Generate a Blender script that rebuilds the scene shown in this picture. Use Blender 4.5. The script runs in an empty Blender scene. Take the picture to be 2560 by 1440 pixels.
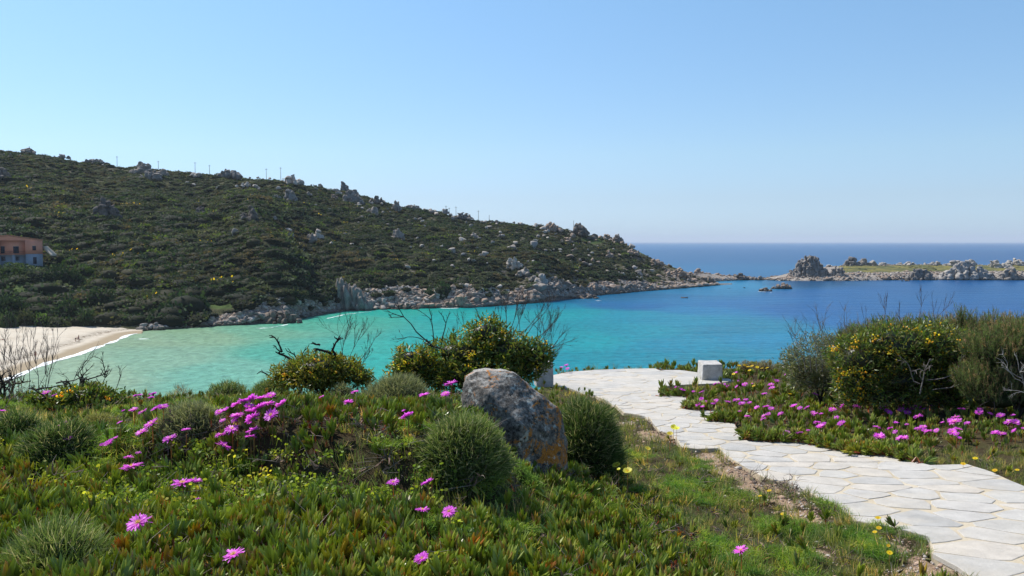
import bpy, bmesh, math, random
import numpy as np
from mathutils import Vector, Matrix

scene = bpy.context.scene
COL = scene.collection
rnd = random.Random(7)
rng = np.random.default_rng(7)
R = math.radians

# ------------------------------------------------------------------ camera
EYE = 28.0                     # eye height above the sea
FPX = 2130.0                   # focal length in pixels of a 2560 wide frame
PITCH = 3.12
cd = bpy.data.cameras.new('camera'); cam = bpy.data.objects.new('camera', cd); COL.objects.link(cam)
cam.location = (0, 0, EYE); cam.rotation_euler = (R(90 - PITCH), 0, 0)
cd.sensor_width = 36.0; cd.lens = FPX / 2560 * 36.0
cd.clip_start = 0.1; cd.clip_end = 200000.0
scene.camera = cam

# ------------------------------------------------------------------ sky and sun
SUN_AZ = -54.0                 # degrees from straight ahead, negative = to the left
SUN_EL = 53.0
SKY_STRENGTH = 0.077
world = bpy.data.worlds.new('World'); scene.world = world; world.use_nodes = True
wn = world.node_tree.nodes; wl = world.node_tree.links
wn.clear()
wo = wn.new('ShaderNodeOutputWorld'); wb = wn.new('ShaderNodeBackground'); sk = wn.new('ShaderNodeTexSky')
sk.sky_type = 'NISHITA'; sk.sun_disc = False
sk.sun_elevation = R(SUN_EL); sk.sun_rotation = R(SUN_AZ)
sk.altitude = 30.0; sk.air_density = 1.0; sk.dust_density = 0.35; sk.ozone_density = 3.2
wb.inputs['Strength'].default_value = SKY_STRENGTH
# a clear maritime sky: bluer towards the horizon than the texture's own haze
_g = wn.new('ShaderNodeTexCoord'); _sx = wn.new('ShaderNodeSeparateXYZ'); wl.new(_g.outputs['Generated'], _sx.inputs[0])
_rp = wn.new('ShaderNodeValToRGB'); _e = _rp.color_ramp.elements
_st = [(0.0, (.45, .63, 1.00)), (0.05, (.52, .60, .78)), (.10, (.62, .69, .76)), (.30, (.72, .85, .86)), (1.0, (.64, .74, .80))]
_e[0].position = 0; _e[0].color = (*_st[0][1], 1); _e[1].position = 1; _e[1].color = (*_st[-1][1], 1)
for _p, _q in _st[1:-1]:
    _k = _e.new(_p); _k.color = (*_q, 1)
wl.new(_sx.outputs['Z'], _rp.inputs['Fac'])
_mx = wn.new('ShaderNodeVectorMath'); _mx.operation = 'MULTIPLY'; wl.new(sk.outputs[0], _mx.inputs[0]); wl.new(_rp.outputs[0], _mx.inputs[1])
_m2 = wn.new('ShaderNodeVectorMath'); _m2.operation = 'SCALE'; _m2.inputs['Scale'].default_value = 2.0; wl.new(_mx.outputs[0], _m2.inputs[0])
wl.new(_m2.outputs[0], wb.inputs['Color']); wl.new(wb.outputs[0], wo.inputs['Surface'])
sd = bpy.data.lights.new('sun', 'SUN'); sun = bpy.data.objects.new('sun', sd); COL.objects.link(sun)
sd.energy = 5.0; sd.angle = R(0.53); sd.color = (1.0, 0.955, 0.88)
SUNV = Vector((math.sin(R(SUN_AZ)) * math.cos(R(SUN_EL)), math.cos(R(SUN_AZ)) * math.cos(R(SUN_EL)), math.sin(R(SUN_EL))))
sun.rotation_euler = SUNV.to_track_quat('Z', 'Y').to_euler(); sun.location = (-40, 20, 90)
scene.view_settings.view_transform = 'Standard'
scene.view_settings.look = 'None'
scene.view_settings.exposure = 0.30
scene.view_settings.gamma = 1.0
try: scene.view_settings.use_curve_mapping = False
except Exception: pass
scene.cycles.max_bounces = 7; scene.cycles.diffuse_bounces = 3; scene.cycles.glossy_bounces = 2
scene.cycles.transmission_bounces = 4; scene.cycles.transparent_max_bounces = 4
scene.cycles.use_denoising = True

# ------------------------------------------------------------------ picture <-> place
SP, CP = math.sin(R(PITCH)), math.cos(R(PITCH))
def ray(px, py):
    """direction (per unit of forward distance Y) of the sight line through a pixel of the 2560x1440 frame"""
    a = (px - 1280) / FPX; b = (720 - py) / FPX
    y = CP + b * SP; z = -SP + b * CP
    return a / y, z / y
def at(px, py, Y):
    a, c = ray(px, py); return Vector((a * Y, Y, EYE + c * Y))
def proj(x, y, z):
    z = z - EYE
    f = y * CP - z * SP; u = y * SP + z * CP
    f = np.maximum(f, 1e-3)
    return 1280 + FPX * x / f, 720 - FPX * u / f

# ------------------------------------------------------------------ noise
def _hash(ix, iy, seed):
    h = (ix.astype(np.int64) * 374761393 + iy.astype(np.int64) * 668265263 + seed * 1274126177) & 0xffffffff
    h = ((h ^ (h >> 13)) * 1274126177) & 0xffffffff
    h = (h ^ (h >> 16)) & 0xffffffff
    return h / 4294967295.0
def vnoise(x, y, seed=0):
    x = np.asarray(x, float); y = np.asarray(y, float)
    ix = np.floor(x); iy = np.floor(y); fx = x - ix; fy = y - iy
    fx = fx * fx * (3 - 2 * fx); fy = fy * fy * (3 - 2 * fy)
    a = _hash(ix, iy, seed); b = _hash(ix + 1, iy, seed); c = _hash(ix, iy + 1, seed); d = _hash(ix + 1, iy + 1, seed)
    return (a * (1 - fx) + b * fx) * (1 - fy) + (c * (1 - fx) + d * fx) * fy * 1.0
def fbm(x, y, s, oct=4, seed=0, gain=0.5):
    """value noise, roughly -1..1, S = size of the largest feature"""
    t = 0; amp = 1; tot = 0
    for k in range(oct):
        f = 2 ** k / s
        t = t + amp * (vnoise(np.asarray(x) * f + 13.7 * k, np.asarray(y) * f - 7.3 * k, seed + k) * 2 - 1)
        tot += amp; amp *= gain
    return t / tot
def sstep(a, b, x):
    t = np.clip((np.asarray(x, float) - a) / (b - a), 0, 1); return t * t * (3 - 2 * t)
def lerp(a, b, t): return a + (b - a) * t
def s2l(c):
    return tuple(((v / 255) / 12.92 if v / 255 <= 0.04045 else ((v / 255 + 0.055) / 1.055) ** 2.4) for v in c)

# ------------------------------------------------------------------ materials
def mat(name):
    m = bpy.data.materials.new(name); m.use_nodes = True
    nt = m.node_tree; nt.nodes.clear()
    out = nt.nodes.new('ShaderNodeOutputMaterial')
    return m, nt, out
class NT:
    """small helper to write node trees"""
    def __init__(s, name):
        s.m, s.nt, s.out = mat(name)
        s.co = None
    def n(s, t, **kw):
        o = s.nt.nodes.new(t)
        for k, v in kw.items(): setattr(o, k, v)
        return o
    def link(s, a, b): s.nt.links.new(a, b)
    def set(s, sock, v):
        if v is None: return
        if hasattr(v, 'is_output'): s.link(v, sock)
        elif isinstance(v, (tuple, list)) and len(v) == 3 and sock.type == 'RGBA': sock.default_value = (*v, 1)
        else: sock.default_value = v
    def pos(s, scale=(1, 1, 1), obj=False):
        if obj:
            c = s.n('ShaderNodeTexCoord').outputs['Object']
        else:
            c = s.n('ShaderNodeNewGeometry').outputs['Position']
        if scale == (1, 1, 1): return c
        mp = s.n('ShaderNodeVectorMath', operation='MULTIPLY'); s.link(c, mp.inputs[0]); mp.inputs[1].default_value = scale
        return mp.outputs[0]
    def noise(s, vec, scale, detail=4, rough=0.55, dist=0.0):
        o = s.n('ShaderNodeTexNoise'); s.set(o.inputs['Vector'], vec)
        o.inputs['Scale'].default_value = scale; o.inputs['Detail'].default_value = detail
        o.inputs['Roughness'].default_value = rough; o.inputs['Distortion'].default_value = dist
        return o.outputs['Fac']
    def voro(s, vec, scale, feature='F1', out='Distance', rand=1.0):
        o = s.n('ShaderNodeTexVoronoi', feature=feature); s.set(o.inputs['Vector'], vec)
        o.inputs['Scale'].default_value = scale; o.inputs['Randomness'].default_value = rand
        return o.outputs[out]
    def ramp(s, fac, stops, interp='LINEAR'):
        o = s.n('ShaderNodeValToRGB'); r = o.color_ramp; r.interpolation = interp
        while len(r.elements) > 1: r.elements.remove(r.elements[-1])
        r.elements[0].position = stops[0][0]; r.elements[0].color = (*_c(stops[0][1]), 1)
        for p, c in stops[1:]:
            e = r.elements.new(p); e.color = (*_c(c), 1)
        s.set(o.inputs['Fac'], fac); return o.outputs['Color']
    def mix(s, fac, a, b, blend='MIX'):
        o = s.n('ShaderNodeMix', data_type='RGBA', blend_type=blend)
        s.set(o.inputs[0], fac); s.set(o.inputs[6], a); s.set(o.inputs[7], b); return o.outputs[2]
    def math(s, op, a, b=None, c=None):
        o = s.n('ShaderNodeMath', operation=op); s.set(o.inputs[0], a)
        if b is not None: s.set(o.inputs[1], b)
        if c is not None: s.set(o.inputs[2], c)
        return o.outputs[0]
    def maprange(s, v, a, b, c=0.0, d=1.0):
        o = s.n('ShaderNodeMapRange'); s.set(o.inputs[0], v)
        for k, q in zip((1, 2, 3, 4), (a, b, c, d)): o.inputs[k].default_value = q
        return o.outputs[0]
    def attr(s, name='Col', kind='GEOMETRY', out='Color'):
        o = s.n('ShaderNodeAttribute', attribute_name=name, attribute_type=kind); return o.outputs[out]
    def bump(s, h, strength=0.5, dist=0.05, normal=None):
        o = s.n('ShaderNodeBump'); s.set(o.inputs['Height'], h); o.inputs['Strength'].default_value = strength
        o.inputs['Distance'].default_value = dist
        if normal is not None: s.link(normal, o.inputs['Normal'])
        return o.outputs['Normal']
    def pbr(s, color, rough=0.8, spec=0.3, normal=None, **kw):
        b = s.n('ShaderNodeBsdfPrincipled'); s.set(b.inputs['Base Color'], color); s.set(b.inputs['Roughness'], rough)
        b.inputs['Specular IOR Level'].default_value = spec
        if normal is not None: s.link(normal, b.inputs['Normal'])
        for k, v in kw.items(): s.set(b.inputs[k], v)
        return b.outputs[0]
    def done(s, sh): s.link(sh, s.out.inputs['Surface']); return s.m
def _c(c): return (c, c, c) if isinstance(c, (int, float)) else c

def leaf_mat(name, trans=0.35, rough=0.5, spec=0.35, var=None, patch=None, gain=1.0, tgain=1.5):
    """vertex colour of the leaf x per-instance tint; light also shines through"""
    t = NT(name); c = t.attr('Col')
    if gain != 1.0:
        q = t.n('ShaderNodeVectorMath', operation='SCALE'); t.link(c, q.inputs[0]); q.inputs['Scale'].default_value = gain; c = q.outputs[0]
    if var:
        r = t.n('ShaderNodeObjectInfo').outputs['Random']
        c = t.mix(1.0, c, t.ramp(r, var), 'MULTIPLY')
    if patch:
        sc, stops = patch
        c = t.mix(1.0, c, t.ramp(t.noise(t.pos(), sc, 3), stops), 'MULTIPLY')
    p = t.pbr(c, rough, spec)
    tr = t.n('ShaderNodeBsdfTranslucent'); tc = t.mix(1.0, c, (tgain, tgain * 1.05, tgain * 0.6), 'MULTIPLY'); t.link(tc, tr.inputs['Color'])
    mx = t.n('ShaderNodeMixShader'); mx.inputs[0].default_value = trans
    t.link(p, mx.inputs[1]); t.link(tr.outputs[0], mx.inputs[2])
    return t.done(mx.outputs[0])
def plain_mat(name, color=None, rough=0.8, spec=0.3, nscale=None, namp=0.25, bscale=None, bstr=0.4, bdist=0.02):
    t = NT(name); c = color if color is not None else t.attr('Col')
    if nscale:
        c = t.mix(1.0, c, t.ramp(t.noise(t.pos(obj=True), nscale, 5), [(0.25, 1 - namp), (0.75, 1 + namp)]), 'MULTIPLY')
    nr = t.bump(t.noise(t.pos(obj=True), bscale, 5), bstr, bdist) if bscale else None
    return t.done(t.pbr(c, rough, spec, nr))

ORD = ['first', 'second', 'third', 'fourth', 'fifth', 'sixth', 'seventh', 'eighth', 'ninth', 'tenth', 'eleventh', 'twelfth', 'thirteenth', 'fourteenth', 'fifteenth', 'sixteenth', 'seventeenth', 'eighteenth', 'nineteenth', 'twentieth', 'twenty-first', 'twenty-second', 'twenty-third', 'twenty-fourth', 'twenty-fifth', 'twenty-sixth', 'twenty-seventh', 'twenty-eighth', 'twenty-ninth', 'thirtieth', 'thirty-first', 'thirty-second', 'thirty-third', 'thirty-fourth', 'thirty-fifth', 'thirty-sixth', 'thirty-seventh', 'thirty-eighth', 'thirty-ninth', 'fortieth', 'forty-first', 'forty-second', 'forty-third', 'forty-fourth', 'forty-fifth']
def uniq(objs):
    by = {}
    for o in objs: by.setdefault(o['label'], []).append(o)
    for lab, L in by.items():
        if len(L) < 2: continue
        L.sort(key=lambda o: float(proj(o.location.x, o.location.y, o.location.z)[0]))
        for k, o in enumerate(L[:45]): o['label'] = '%s, %s from the left' % (lab, ORD[k])
# ------------------------------------------------------------------ geometry
def mesh_np(name, V, F, C=None, m=None, smooth=False, sharp=None):
    """V (n,3), F (m,3 or 4) or a list of such arrays, C (n,3) vertex colours"""
    me = bpy.data.meshes.new(name)
    V = np.asarray(V, np.float32)
    Fs = F if isinstance(F, list) and not isinstance(F[0], tuple) else [F]
    Fs = [np.asarray(f, np.int32) for f in Fs if len(f)]
    nl = sum(f.size for f in Fs); nf = sum(len(f) for f in Fs)
    me.vertices.add(len(V)); me.vertices.foreach_set('co', V.ravel())
    me.loops.add(nl); me.loops.foreach_set('vertex_index', np.concatenate([f.ravel() for f in Fs]))
    me.polygons.add(nf)
    tot = np.concatenate([np.full(len(f), f.shape[1], np.int32) for f in Fs])
    me.polygons.foreach_set('loop_start', np.concatenate([[0], np.cumsum(tot)[:-1]]).astype(np.int32))
    if smooth: me.polygons.foreach_set('use_smooth', np.ones(nf, bool))
    me.update(calc_edges=True)
    if C is not None:
        a = me.color_attributes.new('Col', 'FLOAT_COLOR', 'POINT')
        a.data.foreach_set('color', np.concatenate([np.asarray(C, np.float32), np.ones((len(V), 1), np.float32)], 1).ravel())
    if m is not None: me.materials.append(m)
    if smooth and sharp is not None:
        try: me.set_sharp_from_angle(angle=R(sharp))
        except Exception: pass
    return me
def tag(o, label=None, cat=None, group=None, kind=None):
    for k, v in (('label', label), ('category', cat), ('group', group), ('kind', kind)):
        if v: o[k] = v
    return o
def obj(name, me, parent=None, loc=None, rot=None, scale=None):
    o = bpy.data.objects.new(name, me); COL.objects.link(o)
    if parent is not None: o.parent = parent
    if loc is not None: o.location = loc
    if rot is not None: o.rotation_euler = rot
    if scale is not None: o.scale = scale
    return o
def thing(name, label, cat, loc=(0, 0, 0), rz=0, group=None):
    o = obj(name, None, None, loc, (0, 0, rz)); tag(o, label, cat, group); return o
class Geo:
    def __init__(s): s.V = []; s.F = []; s.C = []; s.n = 0
    def add(s, V, F, C):
        V = np.asarray(V, float).reshape(-1, 3); F = np.asarray(F, int)
        C = np.broadcast_to(np.asarray(C, float), V.shape)
        s.V.append(V); s.F.append(F + s.n); s.C.append(C); s.n += len(V); return s
    def mesh(s, name, m, smooth=False, sharp=None):
        by = {}
        for f in s.F: by.setdefault(f.shape[1], []).append(f)
        return mesh_np(name, np.concatenate(s.V), [np.concatenate(v) for v in by.values()], np.concatenate(s.C), m, smooth, sharp)
def unit(v): return v / np.maximum(np.linalg.norm(v, axis=-1, keepdims=True), 1e-9)
def frames(D):
    up = np.where(np.abs(D[:, 2:3]) > 0.95, np.array([[1.0, 0, 0]]), np.array([[0, 0, 1.0]]))
    S = unit(np.cross(D, up)); U = np.cross(S, D); return S, U
def strips(P, D, L, W, prof=(1, .9, .6, 0.05), bend=None, S=None, C0=(.1, .2, .05), C1=None, roll=True):
    """flat blades: n bases P, unit directions D, lengths L, widths W; returns V, F(quads), C"""
    P = np.asarray(P, float); n = len(P); D = unit(np.asarray(D, float)); k = len(prof)
    L = np.broadcast_to(L, n).reshape(n, 1, 1); W = np.broadcast_to(W, n).reshape(n, 1, 1)
    if S is None:
        a, b = frames(D)
        if roll:
            t = rng.random((n, 1)) * 6.283; S = a * np.cos(t) + b * np.sin(t)
        else: S = a
    t = np.linspace(0, 1, k).reshape(1, k, 1)
    ctr = P[:, None, :] + D[:, None, :] * L * t
    if bend is not None: ctr = ctr + np.asarray(bend, float).reshape(n, 1, 3) * t * t
    pr = np.asarray(prof).reshape(1, k, 1)
    V = np.stack([ctr - S[:, None, :] * W * pr / 2, ctr + S[:, None, :] * W * pr / 2], 2).reshape(n, k * 2, 3)
    i = np.arange(k - 1) * 2
    q = np.stack([i, i + 1, i + 3, i + 2], 1)
    F = (q[None] + (np.arange(n) * k * 2)[:, None, None]).reshape(-1, 4)
    C0 = np.broadcast_to(np.asarray(C0, float), (n, 3)); C1 = C0 if C1 is None else np.broadcast_to(np.asarray(C1, float), (n, 3))
    C = C0[:, None, :] * (1 - t) + C1[:, None, :] * t
    C = np.repeat(C, 2, axis=1)
    return V.reshape(-1, 3), F, C.reshape(-1, 3)
def prisms(P, D, L, W, prof=(.6, 1, .9, .1), bend=None, sides=3, C0=(.1, .2, .05), C1=None, cpow=1.0, cap=False):
    P = np.asarray(P, float); n = len(P); D = unit(np.asarray(D, float)); k = len(prof)
    L = np.broadcast_to(L, n).reshape(n, 1, 1); W = np.broadcast_to(W, n).reshape(n, 1, 1, 1)
    S, U = frames(D)
    t = np.linspace(0, 1, k).reshape(1, k, 1)
    ctr = P[:, None, :] + D[:, None, :] * L * t
    if bend is not None: ctr = ctr + np.asarray(bend, float).reshape(n, 1, 3) * t * t
    a = np.arange(sides) / sides * 6.2832
    ring = S[:, None, :] * np.cos(a)[None, :, None] + U[:, None, :] * np.sin(a)[None, :, None]
    pr = np.asarray(prof).reshape(1, k, 1, 1)
    V = ctr[:, :, None, :] + ring[:, None, :, :] * W * pr / 2
    j = np.arange(sides); q = []
    for i in range(k - 1):
        q.append(np.stack([i * sides + j, i * sides + (j + 1) % sides, (i + 1) * sides + (j + 1) % sides, (i + 1) * sides + j], 1))
    q = np.concatenate(q)
    F = (q[None] + (np.arange(n) * k * sides)[:, None, None]).reshape(-1, 4)
    C0 = np.broadcast_to(np.asarray(C0, float), (n, 3)); C1 = C0 if C1 is None else np.broadcast_to(np.asarray(C1, float), (n, 3))
    tt = t ** cpow
    C = C0[:, None, :] * (1 - tt) + C1[:, None, :] * tt
    C = np.repeat(C, sides, axis=1)
    return V.reshape(-1, 3), F, C.reshape(-1, 3)
def rand_dirs(n, zmin=-1.0, zmax=1.0):
    z = rng.uniform(zmin, zmax, n); a = rng.random(n) * 6.2832; r = np.sqrt(1 - z * z)
    return np.stack([r * np.cos(a), r * np.sin(a), z], 1)
_ico = {}
def ico(sub):
    if sub not in _ico:
        b = bmesh.new(); bmesh.ops.create_icosphere(b, subdivisions=sub, radius=1.0)
        V = np.array([v.co[:] for v in b.verts]); F = np.array([[v.index for v in f.verts] for f in b.faces]); b.free()
        _ico[sub] = (V, F)
    V, F = _ico[sub]; return V.copy(), F.copy()
def n3(V, s, seed):
    return (fbm(V[:, 0] + V[:, 2] * 0.7, V[:, 1] - V[:, 2] * 0.6, s, 3, seed) + fbm(V[:, 2] + V[:, 1] * 0.5, V[:, 0] + 5.1, s, 3, seed + 50)) * 0.6
def rock_geo(seed, sub=3, planes=14, lo=0.5, hi=0.95, stretch=(1, 1, 1), rough=0.06):
    r = np.random.default_rng(seed); V, F = ico(sub)
    for _ in range(planes):
        n = r.normal(size=3); n /= np.linalg.norm(n); d = r.uniform(lo, hi)
        q = V @ n; ex = np.maximum(q - d, 0); V -= ex[:, None] * n * 0.94
    V *= (1 + rough * n3(V * 1.0, 0.5, seed))[:, None]
    V *= np.array(stretch)
    V /= np.abs(V).max()
    return V, F
def cluster_geo(seed, n, w, d, h, size, upright=1.0, sub=3, dome=True, blocky=0.75):
    n = int(n * 1.7) + (n > 2); size *= .86; w *= 1.28; h *= 1.12
    """a pile of angular blocks filling a w x d x h mound that stands on z=0"""
    if n < 9: w *= .72; d *= .72
    r = np.random.default_rng(seed); g = Geo()
    for k in range(n):
        a = r.random() * 6.283; q = math.sqrt(r.random())
        x = q * math.cos(a) * w / 2 * 0.85; y = q * math.sin(a) * d / 2 * 0.85
        zt = h * (1 - 0.85 * q ** 1.6) if dome else h * r.uniform(.5, 1)
        s = size * r.uniform(0.6, 1.35)
        V, F = rock_geo(int(seed * 131 + k), sub, 9, 0.34, 0.78, (1, r.uniform(.6, 1), r.uniform(.7, 1.1) * upright), 0.07)
        V = V * s
        R3 = np.array(Matrix.Rotation(r.uniform(0, 6.28), 3, 'Z') @ Matrix.Rotation(r.normal() * .22, 3, 'X') @ Matrix.Rotation(r.normal() * .22, 3, 'Y'))
        V = V @ R3.T
        zc = max(s * 0.25, zt - s * upright * .8) * r.uniform(0.75, 1.0)
        V += np.array([x, y, zc])
        # a root of rock below each block so that nothing hovers
        c = r.uniform(.82, 1.15)
        g.add(V, F, np.array([c, c * r.uniform(.95, 1.0), c * r.uniform(.88, 1.0)]))
        if zc > s * 0.9:
            V2, F2 = rock_geo(int(seed * 177 + k), 2, 8, .5, .9, (1, 1, 1), 0.05)
            V2 = V2 * np.array([s * .95, s * .9, zc * .62]) + np.array([x, y, zc * .5]); g.add(V2, F2, np.array([c * .95] * 3))
    return g

# ground-cover scatter: one object, instances of small unlinked template meshes
def scatter(name, P, rot, scl, templates, idx=None):
    n = len(P)
    me = bpy.data.meshes.new(name + '_points'); me.vertices.add(n)
    me.vertices.foreach_set('co', np.asarray(P, np.float32).ravel())
    a = me.attributes.new('irot', 'FLOAT_VECTOR', 'POINT'); a.data.foreach_set('vector', np.asarray(rot, np.float32).ravel())
    scl = np.asarray(scl, np.float32)
    if scl.ndim == 1: scl = np.repeat(scl[:, None], 3, 1)
    a = me.attributes.new('iscl', 'FLOAT_VECTOR', 'POINT'); a.data.foreach_set('vector', scl.ravel())
    if idx is None: idx = rng.integers(0, len(templates), n)
    a = me.attributes.new('iidx', 'INT', 'POINT'); a.data.foreach_set('value', np.asarray(idx, np.int32))
    c = bpy.data.collections.new(name + '_templates')
    for k, t in enumerate(templates):
        o = bpy.data.objects.new('%s_piece_%02d' % (name, k), t); c.objects.link(o)
    o = obj(name, me)
    ng = bpy.data.node_groups.new(name + '_nodes', 'GeometryNodeTree')
    ng.interface.new_socket('Geometry', in_out='INPUT', socket_type='NodeSocketGeometry')
    ng.interface.new_socket('Geometry', in_out='OUTPUT', socket_type='NodeSocketGeometry')
    N = ng.nodes; L = ng.links
    gi = N.new('NodeGroupInput'); go = N.new('NodeGroupOutput')
    ip = N.new('GeometryNodeInstanceOnPoints'); ci = N.new('GeometryNodeCollectionInfo')
    ci.inputs['Collection'].default_value = c; ci.inputs['Separate Children'].default_value = True; ci.inputs['Reset Children'].default_value = True
    def named(nm, ty):
        q = N.new('GeometryNodeInputNamedAttribute'); q.data_type = ty; q.inputs['Name'].default_value = nm
        return q.outputs['Attribute']
    L.new(gi.outputs[0], ip.inputs['Points']); L.new(ci.outputs[0], ip.inputs['Instance'])
    ip.inputs['Pick Instance'].default_value = True
    L.new(named('iidx', 'INT'), ip.inputs['Instance Index'])
    e2r = N.new('FunctionNodeEulerToRotation'); L.new(named('irot', 'FLOAT_VECTOR'), e2r.inputs[0])
    L.new(e2r.outputs[0], ip.inputs['Rotation'])
    L.new(named('iscl', 'FLOAT_VECTOR'), ip.inputs['Scale'])
    L.new(ip.outputs[0], go.inputs[0])
    md = o.modifiers.new('scatter', 'NODES'); md.node_group = ng
    return o
# ================================================================== near ground
EDG = [-2.0, 8.6, 10.1, 11.9, 13.5, 15.5, 18.2, 40.0]
def tread_drop(y, k):
    """drop of tread K's own plane below the eye"""
    return 1.56 + 0.08 * y if k == 0 else 1.565 + 0.08 * EDG[k] + (0.05 * (y - EDG[k]) if k < 6 else 0.035 * (y - EDG[k]))
def step_drop(y):
    """the path falls away from the viewer in sloping treads with low risers"""
    y = np.asarray(y, float); d = tread_drop(y, 0)
    for k in range(1, 7): d = np.where(y >= EDG[k], tread_drop(y, k), d)
    return d
def cliff_edge(x):
    """forward distance at which the near ground breaks off towards the sea"""
    x = np.asarray(x, float)
    return np.interp(x, [-30, -7, -4, -1, 0.4, 1.2, 3, 4.8, 6.5, 9, 14, 30], [9, 10.5, 11.8, 13, 15.5, 21.5, 23.2, 22.6, 23.0, 21.5, 20, 19]) + 0.5 * fbm(x, x * 0 + 3, 2.2, 3, 5)
def ground_z(x, y):
    x = np.asarray(x, float); y = np.asarray(y, float)
    base = 1.6 + 0.08 * y
    side = 1 - sstep(-0.7, 1.5, x)
    L = side * np.interp(y, [0, 3, 4.4, 6.5, 8.5, 12, 20], [.45, .5, .55, .62, .6, .35, 0.1])
    # the bank in the middle left, steep towards the viewer
    front = 4.55 + 0.12 * np.sin(x * 2.3) - 0.15 * x
    m = sstep(front - 0.05, front + 0.42, y) * (1 - sstep(5.2, 7.8, y)) * sstep(-3.2, -1.9, x) * (1 - sstep(-0.28, 0.12, x))
    L = L + 0.31 * m
    # low bank under the shrubs on the right
    L = L + 0.22 * sstep(4.6, 7.5, x - 0.12 * (y - 8)) * sstep(7, 9, y)
    z = -(base) + L
    z = z + 0.035 * fbm(x, y, 0.9, 3, 11) + 0.015 * fbm(x, y, 0.22, 2, 17)
    # keep the soil below the paving
    inside = path_mask(x, y, 0.45)
    zp = -step_drop(y) - 0.03
    z = np.where(inside > 0, lerp(z, zp, inside) - .05 * (inside >= 1), z)
    e = cliff_edge(x)
    over = np.maximum(y - e, 0)
    z = z - 0.9 * over - 0.10 * over ** 1.5
    z = np.where(over > 0, z + 0.5 * fbm(x, y, 3.0, 3, 23) * np.minimum(over, 1), z)
    return np.maximum(EYE + z, -3.0)
# outline of the paving read from the photograph, as points on the paving's own surface
PATH_PX = [(2770, 1800), (2640, 1560), (2425, 1440), (2395, 1418), (2330, 1385), (2322, 1340), (2270, 1328), (2140, 1302), (2100, 1268), (2060, 1250), (1985, 1212), (1915, 1196), (1870, 1172),
           (1832, 1150), (1795, 1120), (1745, 1122), (1703, 1118), (1680, 1085), (1648, 1078), (1612, 1040), (1560, 1032), (1520, 1003), (1478, 985), (1430, 972), (1372, 962),
           (1372, 940), (1420, 930), (1480, 925), (1560, 922), (1640, 921), (1645, 925), (1700, 925), (1752, 932), (1835, 950), (1800, 958), (1700, 962), (1655, 966), (1652, 990), (1716, 992), (1712, 1024), (1790, 1026), (1775, 1054),
           (1836, 1058), (1862, 1100), (1905, 1104), (2010, 1108), (2130, 1135), (2230, 1140), (2300, 1158), (2322, 1164), (2420, 1160), (2485, 1182), (2560, 1216), (2640, 1235), (2900, 1330), (3100, 1420), (3300, 1800)]
def path_pt(px, py):
    a, c = ray(px, py)
    if py <= 1180 and False: pass
    y = 2.0
    while y < 30:
        if c * y <= -float(step_drop(y)) : break
        y += 0.02
    return (a * y, y)
def path_pt2(px, py):
    a, c = ray(px, py); y = 1.2
    while y < 30:
        if c * y <= -float(step_drop(y)): break
        y += 0.02
    # y is where the sight line meets the surface
    return (a * y, y)
PATH_XY = []
for _p in PATH_PX:
    q = path_pt2(*_p)
    PATH_XY.append(q)
_poly = np.array(PATH_XY)
def in_poly(x, y, P=None):
    P = _poly if P is None else P
    x = np.asarray(x, float); y = np.asarray(y, float); c = np.zeros(x.shape, bool); n = len(P)
    for i in range(n):
        x0, y0 = P[i]; x1, y1 = P[(i + 1) % n]
        if y0 == y1: continue
        k = ((y0 > y) != (y1 > y)) & (x < (x1 - x0) * (y - y0) / (y1 - y0) + x0)
        c ^= k
    return c
def in_poly1(x, y, P=None):
    P = PATH_XY if P is None else P; c = False; n = len(P); x1, y1 = P[-1]
    for x0, y0 in P:
        if (y0 > y) != (y1 > y) and x < (x1 - x0) * (y - y0) / (y1 - y0) + x0: c = not c
        x1, y1 = x0, y0
    return c
def poly_dist(x, y, P=None):
    P = _poly if P is None else P
    d = np.full(np.shape(x), 1e9); n = len(P)
    for i in range(n):
        a = P[i]; b = P[(i + 1) % n]; ab = b - a; l2 = max(ab @ ab, 1e-9)
        t = np.clip(((x - a[0]) * ab[0] + (y - a[1]) * ab[1]) / l2, 0, 1)
        d = np.minimum(d, np.hypot(x - a[0] - t * ab[0], y - a[1] - t * ab[1]))
    return d
def path_mask(x, y, soft):
    x = np.asarray(x, float); y = np.asarray(y, float)
    out = np.zeros(np.broadcast(x, y).shape); x, y = np.broadcast_arrays(x, y)
    k = (x > -1) & (x < 12) & (y < 27)
    if k.any():
        xs = x[k]; ys = y[k]; ins = in_poly(xs, ys); d = poly_dist(xs, ys)
        out[k] = np.where(ins, 1.0, np.clip(1 - d / soft, 0, 1))
    return out
def hit(px, py, lift=0.0, y0=1.5, y1=40.0, fn=None):
    """where the sight line through a pixel meets the near ground raised by LIFT"""
    fn = fn or ground_z
    a, c = ray(px, py); ys = np.geomspace(y0, y1, 900)
    g = fn(a * ys, ys) + lift; z = EYE + c * ys
    k = np.nonzero(z <= g)[0]
    if len(k) == 0: return None
    Y = ys[k[0]]; return Vector((a * Y, Y, EYE + c * Y))
def gz(x, y): return float(ground_z(np.array([x]), np.array([y]))[0])

def grid_mesh(name, xs, ys, zf, m, smooth=True):
    X, Y = np.meshgrid(xs, ys); Z = zf(X, Y)
    V = np.stack([X, Y, Z], -1).reshape(-1, 3); nx = len(xs); ny = len(ys)
    i = (np.arange(ny - 1)[:, None] * nx + np.arange(nx - 1)[None]).ravel()
    return mesh_np(name, V, np.stack([i, i + 1, i + nx + 1, i + nx], 1), None, m, smooth)

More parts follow.
